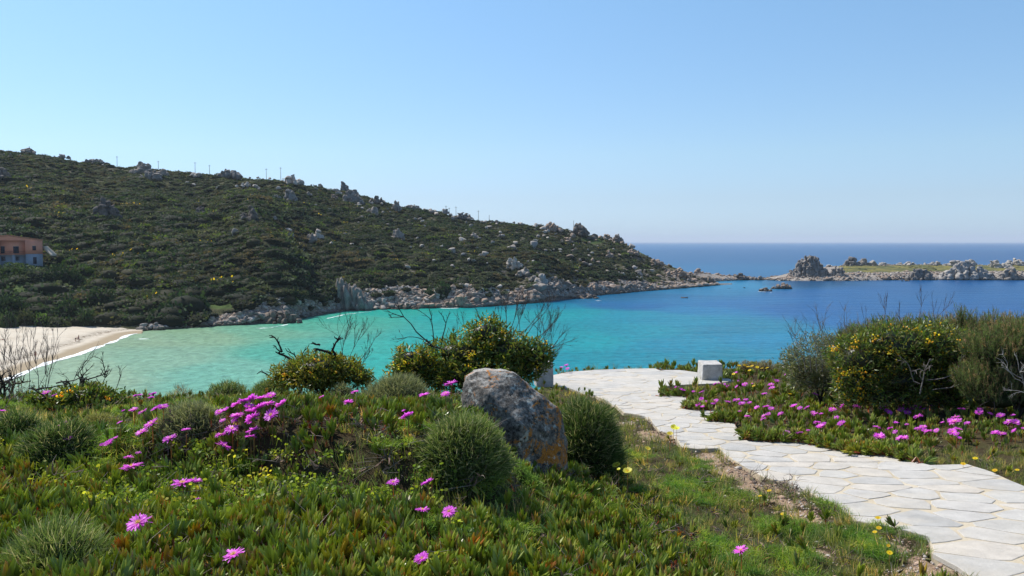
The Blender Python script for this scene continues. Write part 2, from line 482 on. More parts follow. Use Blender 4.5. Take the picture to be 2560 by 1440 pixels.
t = NT('soil')
p = t.pos()
n1 = t.noise(p, 3.2, 6, 0.65); n2 = t.noise(p, 40, 5, 0.7); n3_ = t.noise(p, 0.9, 3)
c1 = t.ramp(n1, [(0.3, (0.060, 0.042, 0.024)), (0.5, (0.10, 0.078, 0.040)), (0.62, (0.075, 0.082, 0.030)), (0.8, (0.17, 0.13, 0.08))])
c2 = t.mix(t.maprange(n2, 0.35, 0.7), t.mix(1.0, c1, (0.55, 0.55, 0.5), 'MULTIPLY'), c1)
sand = t.ramp(n2, [(0.3, (0.26, 0.165, 0.10)), (0.55, (0.42, 0.30, 0.20)), (0.75, (0.52, 0.42, 0.31))])
sm = t.attr('sandy', out='Fac')
smf = t.maprange(t.math('ADD', sm, t.math('MULTIPLY', t.math('SUBTRACT', n1, 0.5), 1.2)), 0.42, 0.62)
cc = t.mix(smf, c2, sand)
M_SOIL = t.done(t.pbr(cc, 0.95, 0.1, t.bump(t.math('ADD', t.math('MULTIPLY', n2, 0.3), t.noise(p, 140, 4, 0.7)), 0.9, 0.02)))
xs = np.concatenate([np.linspace(-40, -9, 60)[:-1], np.linspace(-9, 10, 230), np.linspace(10, 45, 60)[1:]])
ys = np.concatenate([np.linspace(-8, 2.5, 30)[:-1], np.linspace(2.5, 12, 130), np.linspace(12, 27, 150)[1:], np.linspace(27, 75, 90)[1:]])
me = grid_mesh('ground', xs, ys, ground_z, M_SOIL)
co = np.empty(len(me.vertices) * 3, np.float32); me.vertices.foreach_get('co', co); co = co.reshape(-1, 3)
# bare sandy strip on the left of the paving, where the photograph shows it
SAND_PX = [(1700, 1075, 70), (1780, 1150, 60), (1840, 1180, 75), (1900, 1225, 80), (1960, 1250, 60), (2010, 1290, 60), (2230, 1370, 50), (2330, 1420, 70), (2050, 1390, 40), (1640, 1090, 60), (1560, 1060, 30), (2280, 1440, 60)]
SAND = []
for a_, b_, w_ in SAND_PX:
    h = hit(a_, b_); SAND.append((h.x, h.y, w_ / FPX * h.y))
def sandy(x, y):
    s = np.zeros(np.shape(x))
    for a_, b_, w_ in SAND: s = np.maximum(s, np.exp(-(((x - a_) / w_) ** 2 + ((y - b_) / (w_ * 2.0)) ** 2) * 1.5))
    return s
a = me.attributes.new('sandy', 'FLOAT', 'POINT'); a.data.foreach_set('value', sandy(co[:, 0], co[:, 1]).astype(np.float32))
ground = tag(obj('ground', me), kind='structure')

# ------------------------------------------------------------------ flagstone path
t = NT('mortar'); p = t.pos(); nn = t.noise(p, 60, 5, 0.7)
M_MORTAR = t.done(t.pbr(t.ramp(t.math('ADD', t.math('MULTIPLY', nn, 0.5), t.math('MULTIPLY', t.noise(p, 2.2, 3), 0.5)), [(0.3, (0.36, 0.30, 0.21)), (0.5, (0.48, 0.41, 0.30)), (0.7, (0.56, 0.49, 0.38))]), 0.95, 0.15, t.bump(nn, 0.6, 0.01)))
t = NT('granite_flag'); p = t.pos()
spk = t.noise(p, 230, 3, 0.8); big = t.noise(p, 5, 5, 0.6)
tint = t.n('ShaderNodeObjectInfo').outputs['Random']
bc = t.ramp(tint, [(0.0, (0.42, 0.415, 0.405)), (0.3, (0.52, 0.50, 0.475)), (0.55, (0.47, 0.46, 0.44)), (0.75, (0.54, 0.50, 0.45)), (1.0, (0.50, 0.48, 0.45))])
bc = t.mix(1.0, bc, t.ramp(big, [(0.3, 0.78), (0.7, 1.04)]), 'MULTIPLY')
bc = t.mix(1.0, bc, t.ramp(spk, [(0.30, 0.60), (0.5, .97), (0.72, 1.12)]), 'MULTIPLY')
bc = t.mix(t.maprange(t.noise(p, 26, 5, .75), .60, .70, 0, .35), bc, (0.20, 0.185, 0.15))
sst = t.noise(p, 1.6, 6, 0.7)
bc = t.mix(t.maprange(sst, 0.48, 0.68, 0, 0.38), bc, (0.50, 0.44, 0.35))
bc = t.mix(1.0, bc, (1.05, 1.03, .99), 'MULTIPLY')
M_FLAG = t.done(t.pbr(bc, 0.82, 0.25, t.bump(t.math('ADD', spk, t.math('MULTIPLY', t.noise(p, 28, 4), 2.0)), 0.5, 0.006)))

def path_surface(y): return EYE - step_drop(y)
# mortar bed: treads as slabs with side walls and risers
def clip_half(P, n, d):
    """keep the part of convex/concave polygon P where n.p <= d"""
    out = []
    for i in range(len(P)):
        a = P[i]; b = P[(i + 1) % len(P)]; da = n[0] * a[0] + n[1] * a[1] - d; db = n[0] * b[0] + n[1] * b[1] - d
        if da <= 0: out.append(a)
        if (da < 0 and db > 0) or (da > 0 and db < 0):
            s = da / (da - db); out.append((a[0] + (b[0] - a[0]) * s, a[1] + (b[1] - a[1]) * s))
    return out
path = None
bm = bmesh.new()
for k in range(len(EDG) - 1):
    P = clip_half(clip_half(PATH_XY, (0, -1), -EDG[k]), (0, 1), EDG[k + 1])
    Q = [P[0]]
    for q in P[1:]:
        if math.hypot(q[0] - Q[-1][0], q[1] - Q[-1][1]) > 0.01: Q.append(q)
    ymid = 0.5 * (EDG[k] + EDG[k + 1])
    zf = lambda y, k=k: EYE - tread_drop(y, k)
    top = [bm.verts.new((x, y, zf(y) - 0.004)) for x, y in Q]
    bot = [bm.verts.new((x, y, zf(y) - 0.34)) for x, y in Q]
    f = bm.faces.new(top)
    bmesh.ops.triangulate(bm, faces=[f])
    for i in range(len(Q)):
        j = (i + 1) % len(Q); bm.faces.new((top[i], bot[i], bot[j], top[j]))
bmesh.ops.recalc_face_normals(bm, faces=bm.faces)
me = bpy.data.meshes.new('path'); bm.to_mesh(me); bm.free(); me.materials.append(M_MORTAR)
path = tag(obj('path', me), kind='structure')
# flagstones: voronoi cells of random seeds, cut per tread, with mortar joints between them
def stones_in(y0, y1, first, want):
    P = np.array(clip_half(clip_half(PATH_XY, (0, -1), -y0), (0, 1), y1))
    PL = [tuple(q) for q in P]; lo = P.min(0); hi = P.max(0); S = []; tries = 0
    hi[0] = min(hi[0], 7.5)
    while len(S) < want and tries < 6000:
        tries += 1
        q = (rnd.uniform(lo[0], hi[0]), rnd.uniform(lo[1], hi[1]))
        if not in_poly1(q[0], q[1], PL): continue
        rr = rnd.uniform(0.26, 0.56) if y1 < 18 else rnd.uniform(0.45, 0.70)
        rr *= first
        if all(math.hypot((q[0] - s[0]) * 0.8, q[1] - s[1]) > min(rr, s[2]) for s in S): S.append((q[0], q[1], rr))
    return S, P
def signed_area(P): return 0.5 * sum(P[i][0] * P[(i + 1) % len(P)][1] - P[(i + 1) % len(P)][0] * P[i][1] for i in range(len(P)))
n_flag = 0
for k in range(len(EDG) - 1):
    y0 = max(EDG[k], 2.4); y1 = min(EDG[k + 1], 24.0)
    S, P = stones_in(y0, y1, 1.0, 140)
    for i, s in enumerate(S):
        cell = [tuple(q) for q in P]
        gap = rnd.uniform(0.003, 0.011) if s[1] < 11 else 0.003
        for j, q in enumerate(S):
            if i == j: continue
            dx, dy = q[0] - s[0], q[1] - s[1]; l = math.hypot(dx, dy)
            if l > 2.4: continue
            w = 0.5 + 0.10 * math.sin(17.3 * (s[0] + q[0]) + 9.1 * (s[1] + q[1])) * (1 if i < j else -1)
            cell = clip_half(cell, (dx / l, dy / l), (dx * s[0] + dy * s[1]) / l + l * w - gap)
            if len(cell) < 3: break
        if len(cell) < 3: continue
        cell = clip_half(clip_half(cell, (0, -1), -(y0 + 0.012)), (0, 1), y1 - 0.012)
        if len(cell) < 3: continue
        # subdivide edges, pull in what leaves the outline, jitter
        fine = []
        for a_, b_ in zip(cell, cell[1:] + cell[:1]):
            m_ = max(1, int(math.hypot(b_[0] - a_[0], b_[1] - a_[1]) / 0.13))
            for u in range(m_):
                q = (a_[0] + (b_[0] - a_[0]) * u / m_, a_[1] + (b_[1] - a_[1]) * u / m_)
                fine.append(q)
        F2 = []
        for q in fine:
            xx, yy = s[0] + (q[0] - s[0]) * 1.004, s[1] + (q[1] - s[1]) * 1.004
            xx += rnd.gauss(0, .005); yy += rnd.gauss(0, .005)
            F2.append((xx, yy))
        if len(F2) < 4 or abs(signed_area(F2)) < 0.012: continue
        # soften the corners
        F3 = []
        for a_, b_, c_ in zip(F2[-1:] + F2[:-1], F2, F2[1:] + F2[:1]):
            F3.append((b_[0] * .8 + (a_[0] + c_[0]) * .1, b_[1] * .8 + (a_[1] + c_[1]) * .1))
        cx = sum(q[0] for q in F3) / len(F3); cy = sum(q[1] for q in F3) / len(F3)
        hgt = rnd.uniform(0.000, 0.003); tx, ty = rnd.gauss(0, .002), rnd.gauss(0, .002)
        zc = float(EYE - tread_drop(cy, k)); sl = -0.08 if k == 0 else (-.05 if k < 6 else -.035)
        nv = len(F3); V = []; C = []
        for q in F3: V.append((q[0] - cx, q[1] - cy, -0.03 + sl * (q[1] - cy)))
        for sc_, dz in ((1.0, -0.004), (0.975, 0.0)):
            for q in F3:
                x = (q[0] - cx) * sc_; y = (q[1] - cy) * sc_
                V.append((x, y, hgt + dz * .6 + (sl + ty) * y + tx * x))
        F4 = []
        for r_ in range(2):
            for u in range(nv):
                v_ = (u + 1) % nv; F4.append((r_ * nv + u, r_ * nv + v_, (r_ + 1) * nv + v_, (r_ + 1) * nv + u))
        me = bpy.data.meshes.new('flagstone'); me.from_pydata(V, [], F4 + [tuple(range(2 * nv, 3 * nv))]); me.materials.append(M_FLAG)
        if signed_area(F3) < 0: me.flip_normals()
        o = obj('flagstone', me, path, (cx, cy, zc)); n_flag += 1
print('flagstones', n_flag)

# ================================================================== sea
def sea_hit(px, py):
    a, c = ray(px, py); Y = -EYE / c; return Vector((a * Y, Y, 0))
# colour of the water itself (depth, sand or weed below it), at points of the bay named by where the photograph shows them
WATER = [(-100, 1100, (150, 195, 172)), (60, 1000, (150, 196, 178)), (180, 930, (156, 195, 172)), (340, 850, (150, 192, 165)), (480, 840, (142, 190, 162)), (640, 830, (122, 192, 170)), (400, 900, (140, 192, 172)),
         (560, 930, (120, 192, 178)), (760, 815, (95, 192, 172)), (700, 880, (92, 188, 174)), (850, 800, (70, 186, 170)), (860, 880, (60, 186, 178)), (950, 900, (50, 182, 178)),
         (1000, 780, (38, 176, 170)), (1150, 790, (18, 174, 176)), (1100, 860, (25, 176, 178)), (1300, 785, (6, 166, 178)), (1330, 765, (8, 122, 150)), (1400, 766, (8, 122, 155)), (1400, 785, (5, 160, 176)), (1480, 780, (5, 155, 176)), (1450, 850, (5, 160, 178)),
         (1450, 900, (5, 148, 172)), (1600, 900, (6, 142, 172)), (1600, 830, (5, 150, 178)), (1600, 788, (6, 145, 178)), (1450, 752, (10, 98, 142)), (1540, 762, (10, 92, 148)), (1640, 768, (10, 90, 150)), (1560, 742, (12, 92, 138)), (1700, 750, (14, 98, 150)), (1700, 800, (6, 140, 178)), (1750, 775, (12, 108, 160)), (1750, 870, (6, 138, 176)),
         (1850, 900, (10, 134, 166)), (2000, 910, (14, 124, 158)), (1850, 820, (10, 126, 166)), (1830, 760, (12, 92, 152)), (1850, 715, (14, 118, 165)), (1780, 725, (12, 110, 158)), (1950, 850, (12, 122, 164)), (2000, 770, (12, 84, 150)), (2000, 710, (14, 72, 118)), (2050, 735, (12, 84, 148)),
         (2150, 800, (12, 88, 152)), (2300, 790, (12, 82, 146)), (2250, 720, (12, 80, 142)), (2500, 720, (12, 80, 142)), (2500, 790, (12, 80, 146)), (2700, 900, (12, 84, 148)), (2300, 900, (14, 106, 152)), (1700, 690, (12, 92, 146)),
         (1700, 640, (10, 80, 136)), (2000, 640, (10, 78, 136)), (2400, 640, (10, 70, 130)), (1700, 615, (16, 88, 148)), (2000, 615, (16, 86, 148)), (2400, 615, (14, 78, 140)), (1280, 1300, (15, 150, 165)), (600, 1200, (120, 190, 170)), (2200, 1200, (12, 112, 160)), (1850, 1100, (10, 125, 165))]
GAIN_W = 0.70
def water_colour(x, y):
    px, py = proj(x, y, 0.0)
    dep = np.log(np.maximum(y, 5.0))
    q = np.stack([x / np.maximum(y, 5.0) * 2.6, dep * 1.6], -1)
    P = []; Cc = []
    for a_, b_, c_ in WATER:
        h = sea_hit(a_, b_); P.append((h.x / h.y * 2.6, math.log(h.y) * 1.6)); Cc.append((s2l(c_)[0] * (1 if c_[1] > 165 else .6), s2l(c_)[1] * (.86 if c_[1] > 125 else 1.06), s2l(c_)[2] * (.74 if c_[1] > 125 else .95)))
    P = np.array(P); Cc = np.array(Cc)
    num = 0; den = 0
    for k in range(len(P)):
        d2 = ((q - P[k]) ** 2).sum(-1) + 0.0030; w = d2 ** -2.6
        num = num + w[..., None] * Cc[k]; den = den + w
    return num / den[..., None] * GAIN_W
az = np.radians(np.linspace(-78, 78, 420)); ds = np.concatenate([np.geomspace(14, 900, 420), np.geomspace(900, 42000, 60)[1:]])
A, D = np.meshgrid(az, ds)
X = D * np.sin(A); Y = D * np.cos(A)
wx = X + 9 * fbm(X, Y, 60, 4, 71) + 2 * fbm(X, Y, 9, 3, 73); wy = Y + 12 * fbm(X, Y, 70, 4, 72) + 4 * fbm(X, Y, 14, 3, 74)
Cw = water_colour(wx, np.maximum(wy, 10))
Cw *= (1 + 0.10 * fbm(X, Y, 25, 4, 75))[..., None]
V = np.stack([X, Y, X * 0], -1).reshape(-1, 3); nx = len(az); ny = len(ds)
i = (np.arange(ny - 1)[:, None] * nx + np.arange(nx - 1)[None]).ravel()
t = NT('sea_water'); p = t.pos()
w1 = t.noise(t.pos((0.55, 0.36, 1.0)), 0.9, 5, 0.68, 0.4); w2 = t.noise(t.pos((0.35, 1.0, 1.0)), 0.10, 4, 0.6); w3 = t.noise(t.pos((0.3, 1.0, 1.0)), 0.02, 4, 0.55)
wc = t.mix(1.0, t.attr('Col'), t.ramp(w1, [(0.34, 0.72), (0.5, 1.0), (0.66, 1.25)]), 'MULTIPLY')  # light and dark of the ripples painted into the water colour
wc = t.mix(1.0, wc, t.ramp(w3, [(0.3, 0.93), (0.7, 1.07)]), 'MULTIPLY')
hgt = t.math('ADD', t.math('MULTIPLY', w1, 0.5), t.math('MULTIPLY', w2, 1.4))
M_SEA = t.done(t.pbr(wc, 0.28, 0.05, t.bump(hgt, 0.75, 1.0)))
me = mesh_np('sea', V, np.stack([i, i + nx, i + nx + 1, i + 1], 1), Cw.reshape(-1, 3), M_SEA, True)
sea = tag(obj('sea', me), kind='structure')
# ================================================================== headland
def elev(py): return ray(1280, py)[1]
U_SH = [-900, -500, -200, 0, 150, 340, 520, 620, 720, 860, 1000, 1200, 1340, 1420, 1500, 1600, 1700, 1760, 1790, 1830]
P_SH = [862, 850, 845, 841, 832, 829, 816, 812, 802, 777, 772, 768, 757, 748, 738, 729, 721, 716, 713, 711]
U_SK = [-900, -500, -200, 0, 60, 150, 200, 260, 310, 355, 400, 480, 530, 570, 610, 700, 740, 800, 860, 930, 1000, 1080, 1160, 1250, 1330, 1400, 1450, 1500, 1540, 1560, 1600, 1650, 1700, 1750, 1790, 1830]
P_SK = [300, 320, 345, 370, 377, 390, 400, 405, 414, 410, 420, 429, 432, 430, 441, 446, 453, 465, 475, 494, 514, 524, 542, 553, 561, 567, 580, 594, 602, 607, 629, 655, 673, 690, 710, 716]
def shore_Y(u): return -EYE / np.array([elev(p_) for p_ in np.atleast_1d(np.interp(u, U_SH, P_SH))])
_uu = np.linspace(-900, 1830, 1400)
_shY = shore_Y(_uu)
_dep = np.interp(_uu, [-900, 0, 500, 900, 1300, 1560, 1650, 1720, 1790, 1830], [250, 262, 260, 225, 190, 132, 85, 45, 14, 6])
_rgY = _shY + _dep
_rgZ = np.array([EYE + elev(np.interp(u_, U_SK, P_SK)) * (y_) for u_, y_ in zip(_uu, _rgY)])
_veg = np.interp(_uu, [-900, 1300, 1560, 1790], [1.9, 1.6, .6, .1])
_rgZ = np.maximum(_rgZ - _veg, 0.4)
def hill_uv(u, v):
    """u = azimuth as a picture column, v = 0 shore, 1 ridge, >1 the far side"""
    u = np.asarray(u, float); v = np.asarray(v, float)
    sh = np.interp(u, _uu, _shY); rg = np.interp(u, _uu, _rgY); rz = np.interp(u, _uu, _rgZ)
    dep = rg - sh
    Y = np.where(v <= 1, sh + dep * v, rg + (v - 1) * np.interp(u, [1500, 1700, 1780], [170., 60., 8.]))
    X = (u - 1280) / FPX * Y / CP * (1 - 0.0)
    vv = np.clip(v, 0, 1)
    curve = vv ** 0.93 * (1 - 0.10 * vv) / 0.90
    z = rz * curve
    # low rocky step above the water, in the middle stretch
    z = z + 3.2 * sstep(0.0, 0.05, vv) * (1 - sstep(0.2, 0.7, vv)) * sstep(380, 620, u) * (1 - sstep(1500, 1740, u))
    # spurs and gullies running down to the shore
    amp = np.interp(u, [-900, 300, 700, 900, 1300, 1560, 1700], [6, 5, 6.5, 6, 5, 2.5, .5])
    env = np.sin(np.pi * np.clip(vv, 0, 1)) ** 0.7
    lat = u + 120 * (vv - 0.5)
    z = z + amp * env * fbm(lat, vv * 80, 260, 3, 31)
    z = z + 8.0 * np.exp(-((u - (640 - 130 * (vv - .35))) / 75) ** 2) * np.exp(-((vv - .33) / .28) ** 2)
    z = z - 9.0 * np.exp(-((u - (765 - 150 * (vv - .3))) / 62) ** 2) * np.exp(-((vv - .27) / .25) ** 2)
    z = z + 5.0 * np.exp(-((u - (1345 - 170 * (vv - .2))) / 50) ** 2) * np.exp(-((vv - .2) / .22) ** 2)
    z = z - 3.5 * np.exp(-((u - 1280) / 40) ** 2) * np.exp(-((vv - .18) / .15) ** 2)
    fade = sstep(0, .06, vv) * (1 - 0.72 * sstep(.90, 1, vv))
    small = np.interp(u, [-900, 1500, 1650, 1790], [1, 1, .55, .2])
    z = z + fade * small * (2.8 * fbm(X, Y, 34, 4, 33) + 1.9 * fbm(X, Y, 12, 3, 34))
    # ground of the house and the meadow below it
    z = np.where(v > 1, rz - (rz + 4) * sstep(0, 1, v - 1) + 2 * fbm(X, Y, 40, 3, 35) * (v - 1), z)
    z = np.where(v <= 0.0, -0.8, z)
    return X, Y, z
us = np.concatenate([np.linspace(-900, -60, 70)[:-1], np.linspace(-60, 1830, 560)]); vs = np.concatenate([[-0.03, 0.0, .008], np.linspace(.02, 1, 150), np.linspace(1.02, 2, 26)])
UU, VV = np.meshgrid(us, vs)
HX, HY, HZ = hill_uv(UU, VV)
t = NT('hill_soil'); p = t.pos()
g1 = t.noise(p, 0.05, 6, 0.62); g2 = t.noise(p, 0.5, 6, 0.7)
cc = t.ramp(g2, [(0.25, (0.030, 0.034, 0.016)), (0.45, (0.050, 0.054, 0.024)), (0.62, (0.085, 0.078, 0.042)), (0.78, (0.20, 0.17, 0.13))])
gr = t.attr('grassy', out='Fac'); rk = t.attr('rocky', out='Fac')
cc = t.mix(t.maprange(t.math('ADD', gr, t.math('MULTIPLY', t.math('SUBTRACT', g1, .5), 0.8)), .45, .7), cc, t.ramp(g2, [(.3, (0.035, 0.06, 0.016)), (.7, (0.09, 0.13, 0.035))]))
cc = t.mix(t.maprange(t.math('ADD', rk, t.math('MULTIPLY', t.math('SUBTRACT', g2, .5), 1.2)), .45, .6), cc, t.ramp(t.noise(p, 1.3, 5, .7), [(.3, (0.06, 0.05, 0.04)), (.5, (0.15, 0.125, 0.105)), (.7, (0.30, 0.265, 0.23))]))  # rock colour kept dark to stand in for shadow gaps between stones
M_HILL = t.done(t.pbr(cc, 0.95, 0.1, t.bump(g2, 0.8, 1.2)))
V = np.stack([HX, HY, HZ], -1).reshape(-1, 3); nx = len(us); ny = len(vs)
i = (np.arange(ny - 1)[:, None] * nx + np.arange(nx - 1)[None]).ravel()
me = mesh_np('hillside', V, np.stack([i, i + 1, i + nx + 1, i + nx], 1), None, M_HILL, True)
HPX, HPY = proj(HX, HY, HZ)
def blob(px, py, L):
    s = 0
    for a_, b_, wa, wb_ in L: s = np.maximum(s, np.exp(-((px - a_) / wa) ** 2 - ((py - b_) / wb_) ** 2))
    return s
MEADOW = [(20, 725, 110, 22), (110, 742, 60, 14), (230, 690, 45, 16), (260, 655, 35, 14), (205, 720, 30, 20), (290, 760, 60, 18), (1480, 600, 40, 14), (1600, 632, 24, 8), (560, 760, 60, 20), (1420, 560, 30, 6)]
gra = blob(HPX, HPY, MEADOW)
def rocky_f(u, v):
    w_ = np.interp(u, [300, 520, 840, 1000, 1340, 1790], [.01, .022, .03, .05, .07, .2]); r_ = 1 - sstep(w_ * .5, w_ * (1.3 + .8 * fbm(u, v * 0, 90, 3, 41)), v)
    r_ = r_ * sstep(330, 480, u)
    r_ = np.maximum(r_, sstep(1480, 1760, u + 60 * fbm(u, v * 300, 40, 3, 42)) * .75)
    r_ = np.maximum(r_, .5 * (fbm(u, v * 900, 60, 4, 43) > .38 - .25 * sstep(400, 1500, u)))
    return r_
roc = rocky_f(UU, VV)
a = me.attributes.new('grassy', 'FLOAT', 'POINT'); a.data.foreach_set('value', gra.ravel().astype(np.float32))
a = me.attributes.new('rocky', 'FLOAT', 'POINT'); a.data.foreach_set('value', roc.ravel().astype(np.float32))
hillside = tag(obj('hill', me), kind='structure')
# lookup of the hill's surface behind a pixel
_tab_v = np.linspace(0, 1, 400)
def hill_hit(px, py, back=0.0):
    best = None
    # iterate: column u of a point equals px at the eye's level; small correction with pitch
    u = px
    for _ in range(4):
        X_, Y_, Z_ = hill_uv(np.full(400, u), _tab_v); qx, qy = proj(X_, Y_, Z_)
        k = np.nonzero(qy <= py)[0]
        k = k[0] if len(k) else 399
        u += px - qx[k]
    return Vector((X_[k], Y_[k], Z_[k])), _tab_v[k], u

# ------------------------------------------------------------------ beach
t = NT('beach_sand'); p = t.pos(); b1 = t.noise(p, 0.22, 5, .6); b2 = t.noise(p, 4.0, 4, .7)
bcol = t.ramp(t.math('ADD', t.math('MULTIPLY', b1, .6), t.math('MULTIPLY', b2, .4)), [(.3, (0.44, 0.37, 0.28)), (.5, (0.56, 0.49, 0.39)), (.7, (0.62, 0.56, 0.46))])
wet = t.attr('wet', out='Fac')
bcol = t.mix(wet, bcol, (0.33, 0.26, 0.17))
wr = t.attr('wrack', out='Fac')
bcol = t.mix(t.math('MULTIPLY', wr, t.maprange(t.noise(p, .9, 5, .7), .42, .6)), bcol, (0.13, 0.095, 0.06))
M_SAND = t.done(t.pbr(bcol, .9, .15, t.bump(t.math('ADD', b1, b2), .5, .5)))
WL_PX = [(-420, 1120), (-200, 1030), (-60, 975), (40, 940), (85, 922), (120, 908), (160, 897), (200, 885), (240, 870), (275, 858), (300, 848), (322, 838), (345, 834), (390, 832)]
WL = [sea_hit(*q) for q in WL_PX]
_wx = np.array([q.x for q in WL]); _wy = np.array([q.y for q in WL])
_wl = np.stack([_wx, _wy], 1)
def beach_dist(x, y):
    """distance inland from the waterline (positive on the sand)"""
    d = np.full(np.shape(x), 1e9)
    for k in range(len(_wl) - 1):
        a_ = _wl[k]; b_ = _wl[k + 1]; ab = b_ - a_; l2 = ab @ ab
        t_ = np.clip(((x - a_[0]) * ab[0] + (y - a_[1]) * ab[1]) / l2, 0, 1)
        dx = x - a_[0] - t_ * ab[0]; dy = y - a_[1] - t_ * ab[1]; dd = np.hypot(dx, dy)
        sgn = np.sign(ab[0] * dy - ab[1] * dx)
        d = np.where(dd < np.abs(d), dd * np.where(sgn == 0, 1, sgn), d)
    return d
xs = np.linspace(-250, -95, 260); ys = np.linspace(95, 285, 300)
X, Y = np.meshgrid(xs, ys); BD = beach_dist(X, Y)
def beach_z(x, y, d=None):
    d = beach_dist(x, y) if d is None else d
    z = np.where(d < 0, d * .12, 0.06 + d * .055 + .35 * sstep(8, 11, d + 1.2 * fbm(x, y, 12, 2, 57)))
    return np.minimum(z, 3.0) + .10 * fbm(x, y, 6, 3, 55) * np.clip(d / 3, 0, 1)
ZB = beach_z(X, Y, BD)
V = np.stack([X, Y, ZB], -1).reshape(-1, 3); nx = len(xs); ny = len(ys)
i = (np.arange(ny - 1)[:, None] * nx + np.arange(nx - 1)[None]).ravel()
q = np.stack([i, i + 1, i + nx + 1, i + nx], 1); q = q[(BD.ravel()[i] > -9) & (proj(X, Y, ZB)[0].ravel()[i] < 352)]
me = mesh_np('beach', V, q, None, M_SAND, True)
a = me.attributes.new('wet', 'FLOAT', 'POINT'); a.data.foreach_set('value', (1 - sstep(3.5, 6.5, BD + .8 * fbm(X, Y, 9, 3, 58))).ravel().astype(np.float32))
wrk = np.exp(-((BD - 9.2 - 1.2 * fbm(X, Y, 12, 2, 57)) / 1.3) ** 2)
a = me.attributes.new('wrack', 'FLOAT', 'POINT'); a.data.foreach_set('value', wrk.ravel().astype(np.float32))
tag(obj('beach', me), kind='structure')
# foam
t = NT('sea_foam')
M_FOAM = t.done(t.pbr(t.ramp(t.noise(t.pos(), 1.6, 5, .7), [(.35, (.62, .70, .66)), (.55, (.82, .84, .82))]), .6, .3))
def foam_strip(name, pts, w, label, z=0.03, seed=1):
    P = np.array([(q.x, q.y) for q in pts]); seg = np.hypot(*np.diff(P, axis=0).T); s = np.concatenate([[0], np.cumsum(seg)])
    n = int(s[-1] / 0.7) + 3; ss = np.linspace(0, s[-1], n); x = np.interp(ss, s, P[:, 0]); y = np.interp(ss, s, P[:, 1])
    T = unit(np.stack([np.gradient(x), np.gradient(y)], 1)); N = np.stack([-T[:, 1], T[:, 0]], 1)
    off = .5 * fbm(ss, ss * 0, 9, 3, seed) + .22 * fbm(ss, ss * 0, 2, 2, seed + 3)
    ww = w * np.clip(.55 + .75 * fbm(ss, ss * 0 + 9, 7, 3, seed + 7), .06, 2)
    taper = np.minimum(1, np.minimum(ss, s[-1] - ss) / max(1.0, s[-1] * .08) + .05); ww = ww * taper
    c_ = np.stack([x, y], 1) + N * off[:, None]
    rows = []
    for f_, dz in ((-.5, -.02), (-.2, .05), (.2, .05), (.5, -.02)):
        e_ = c_ + N * (ww * f_)[:, None] + N * (.12 * rng.normal(size=n))[:, None] * min(1, w)
        rows.append(np.concatenate([e_, np.full((n, 1), z + dz)], 1))
    V = np.stack(rows, 1).reshape(-1, 3); k = np.arange(n - 1) * 4
    F = np.concatenate([np.stack([k + j, k + j + 4, k + j + 5, k + j + 1], 1) for j in range(3)])
    return tag(obj(name, mesh_np(name, V, F, None, M_FOAM, True)), label, 'foam', kind='stuff')
foam_strip('surf_foam', WL[2:-1], 3.0, 'white line of surf foam along the curving edge of the beach', .08, 3)
foam_strip('surf_foam', [sea_hit(335, 848), sea_hit(375, 847)], 1.0, 'short white ripple of foam beside the end of the beach', .03, 9)
foam_strip('surf_foam', [sea_hit(640, 821), sea_hit(680, 819), sea_hit(722, 811)], 1.3, 'white foam round the foot of the dark rock point', .03, 12)
foam_strip('surf_foam', [sea_hit(812, 797), sea_hit(870, 785), sea_hit(930, 779)], .9, 'thin foam line under the pale cliff buttress', .03, 15)
foam_strip('surf_foam', [sea_hit(1095, 770), sea_hit(1120, 771), sea_hit(1148, 770)], 1.5, 'short white foam streak at the foot of the shore rocks', .03, 17)
foam_strip('surf_foam', [sea_hit(1486, 752), sea_hit(1506, 751)], .5, 'small foam streak beside the low flat reef', .03, 19)
foam_strip('surf_foam', [sea_hit(1895, 729), sea_hit(1935, 731)], .9, 'foam at the foot of the small rock islets', .03, 21)

# ------------------------------------------------------------------ island and isthmus
U_IS = [1700, 1760, 1800, 1860, 1905, 1950, 2050, 2130, 2300, 2450, 2560, 2800, 3200]
P_IS = [712, 706, 703, 700, 699, 702, 702, 702, 699, 697, 696, 694, 692]
T_IS = [684, 684, 688, 693, 697, 688, 668, 664, 662, 662, 662, 660, 668]
def island_uv(u, v):
    u = np.asarray(u, float); v = np.asarray(v, float)
    y0 = -EYE / np.array([elev(q) for q in np.ravel(np.interp(u, U_IS, P_IS))]).reshape(np.shape(u))
    dep = np.interp(u, [1700, 1900, 1960, 2100, 3200], [30, 22, 60, 110, 130])
    Y = y0 + dep * v
    top = EYE + np.interp(u, U_IS, np.array([elev(q) for q in T_IS])) * (y0 + dep * .8)
    X = (u - 1280) / FPX * Y / CP
    prof = np.interp(v, [-.05, 0, .03, .12, .4, .8, .95, 1.1], [-.3, -.05, .22, .42, .66, 1.0, .8, -.3])
    z = top * prof + .6 * fbm(X, Y, 16, 4, 61) * np.clip(v * 6, 0, 1)
    return X, Y, z
us2 = np.linspace(1690, 3200, 420); vs2 = np.linspace(-.05, 1.1, 60)
UU2, VV2 = np.meshgrid(us2, vs2); X, Y, Z = island_uv(UU2, VV2)
t = NT('island_ground'); p = t.pos(); g2 = t.noise(p, .45, 6, .7)
grs = t.ramp(t.noise(p, .09, 5, .65), [(.35, (0.055, 0.075, 0.025)), (.48, (0.115, 0.115, 0.05)), (.58, (0.21, 0.18, 0.05)), (.7, (0.09, 0.09, 0.045))])
rkc = t.ramp(g2, [(.3, (0.17, 0.14, 0.115)), (.55, (0.33, 0.29, 0.25)), (.75, (0.46, 0.42, 0.38))])
rk = t.attr('rocky', out='Fac')
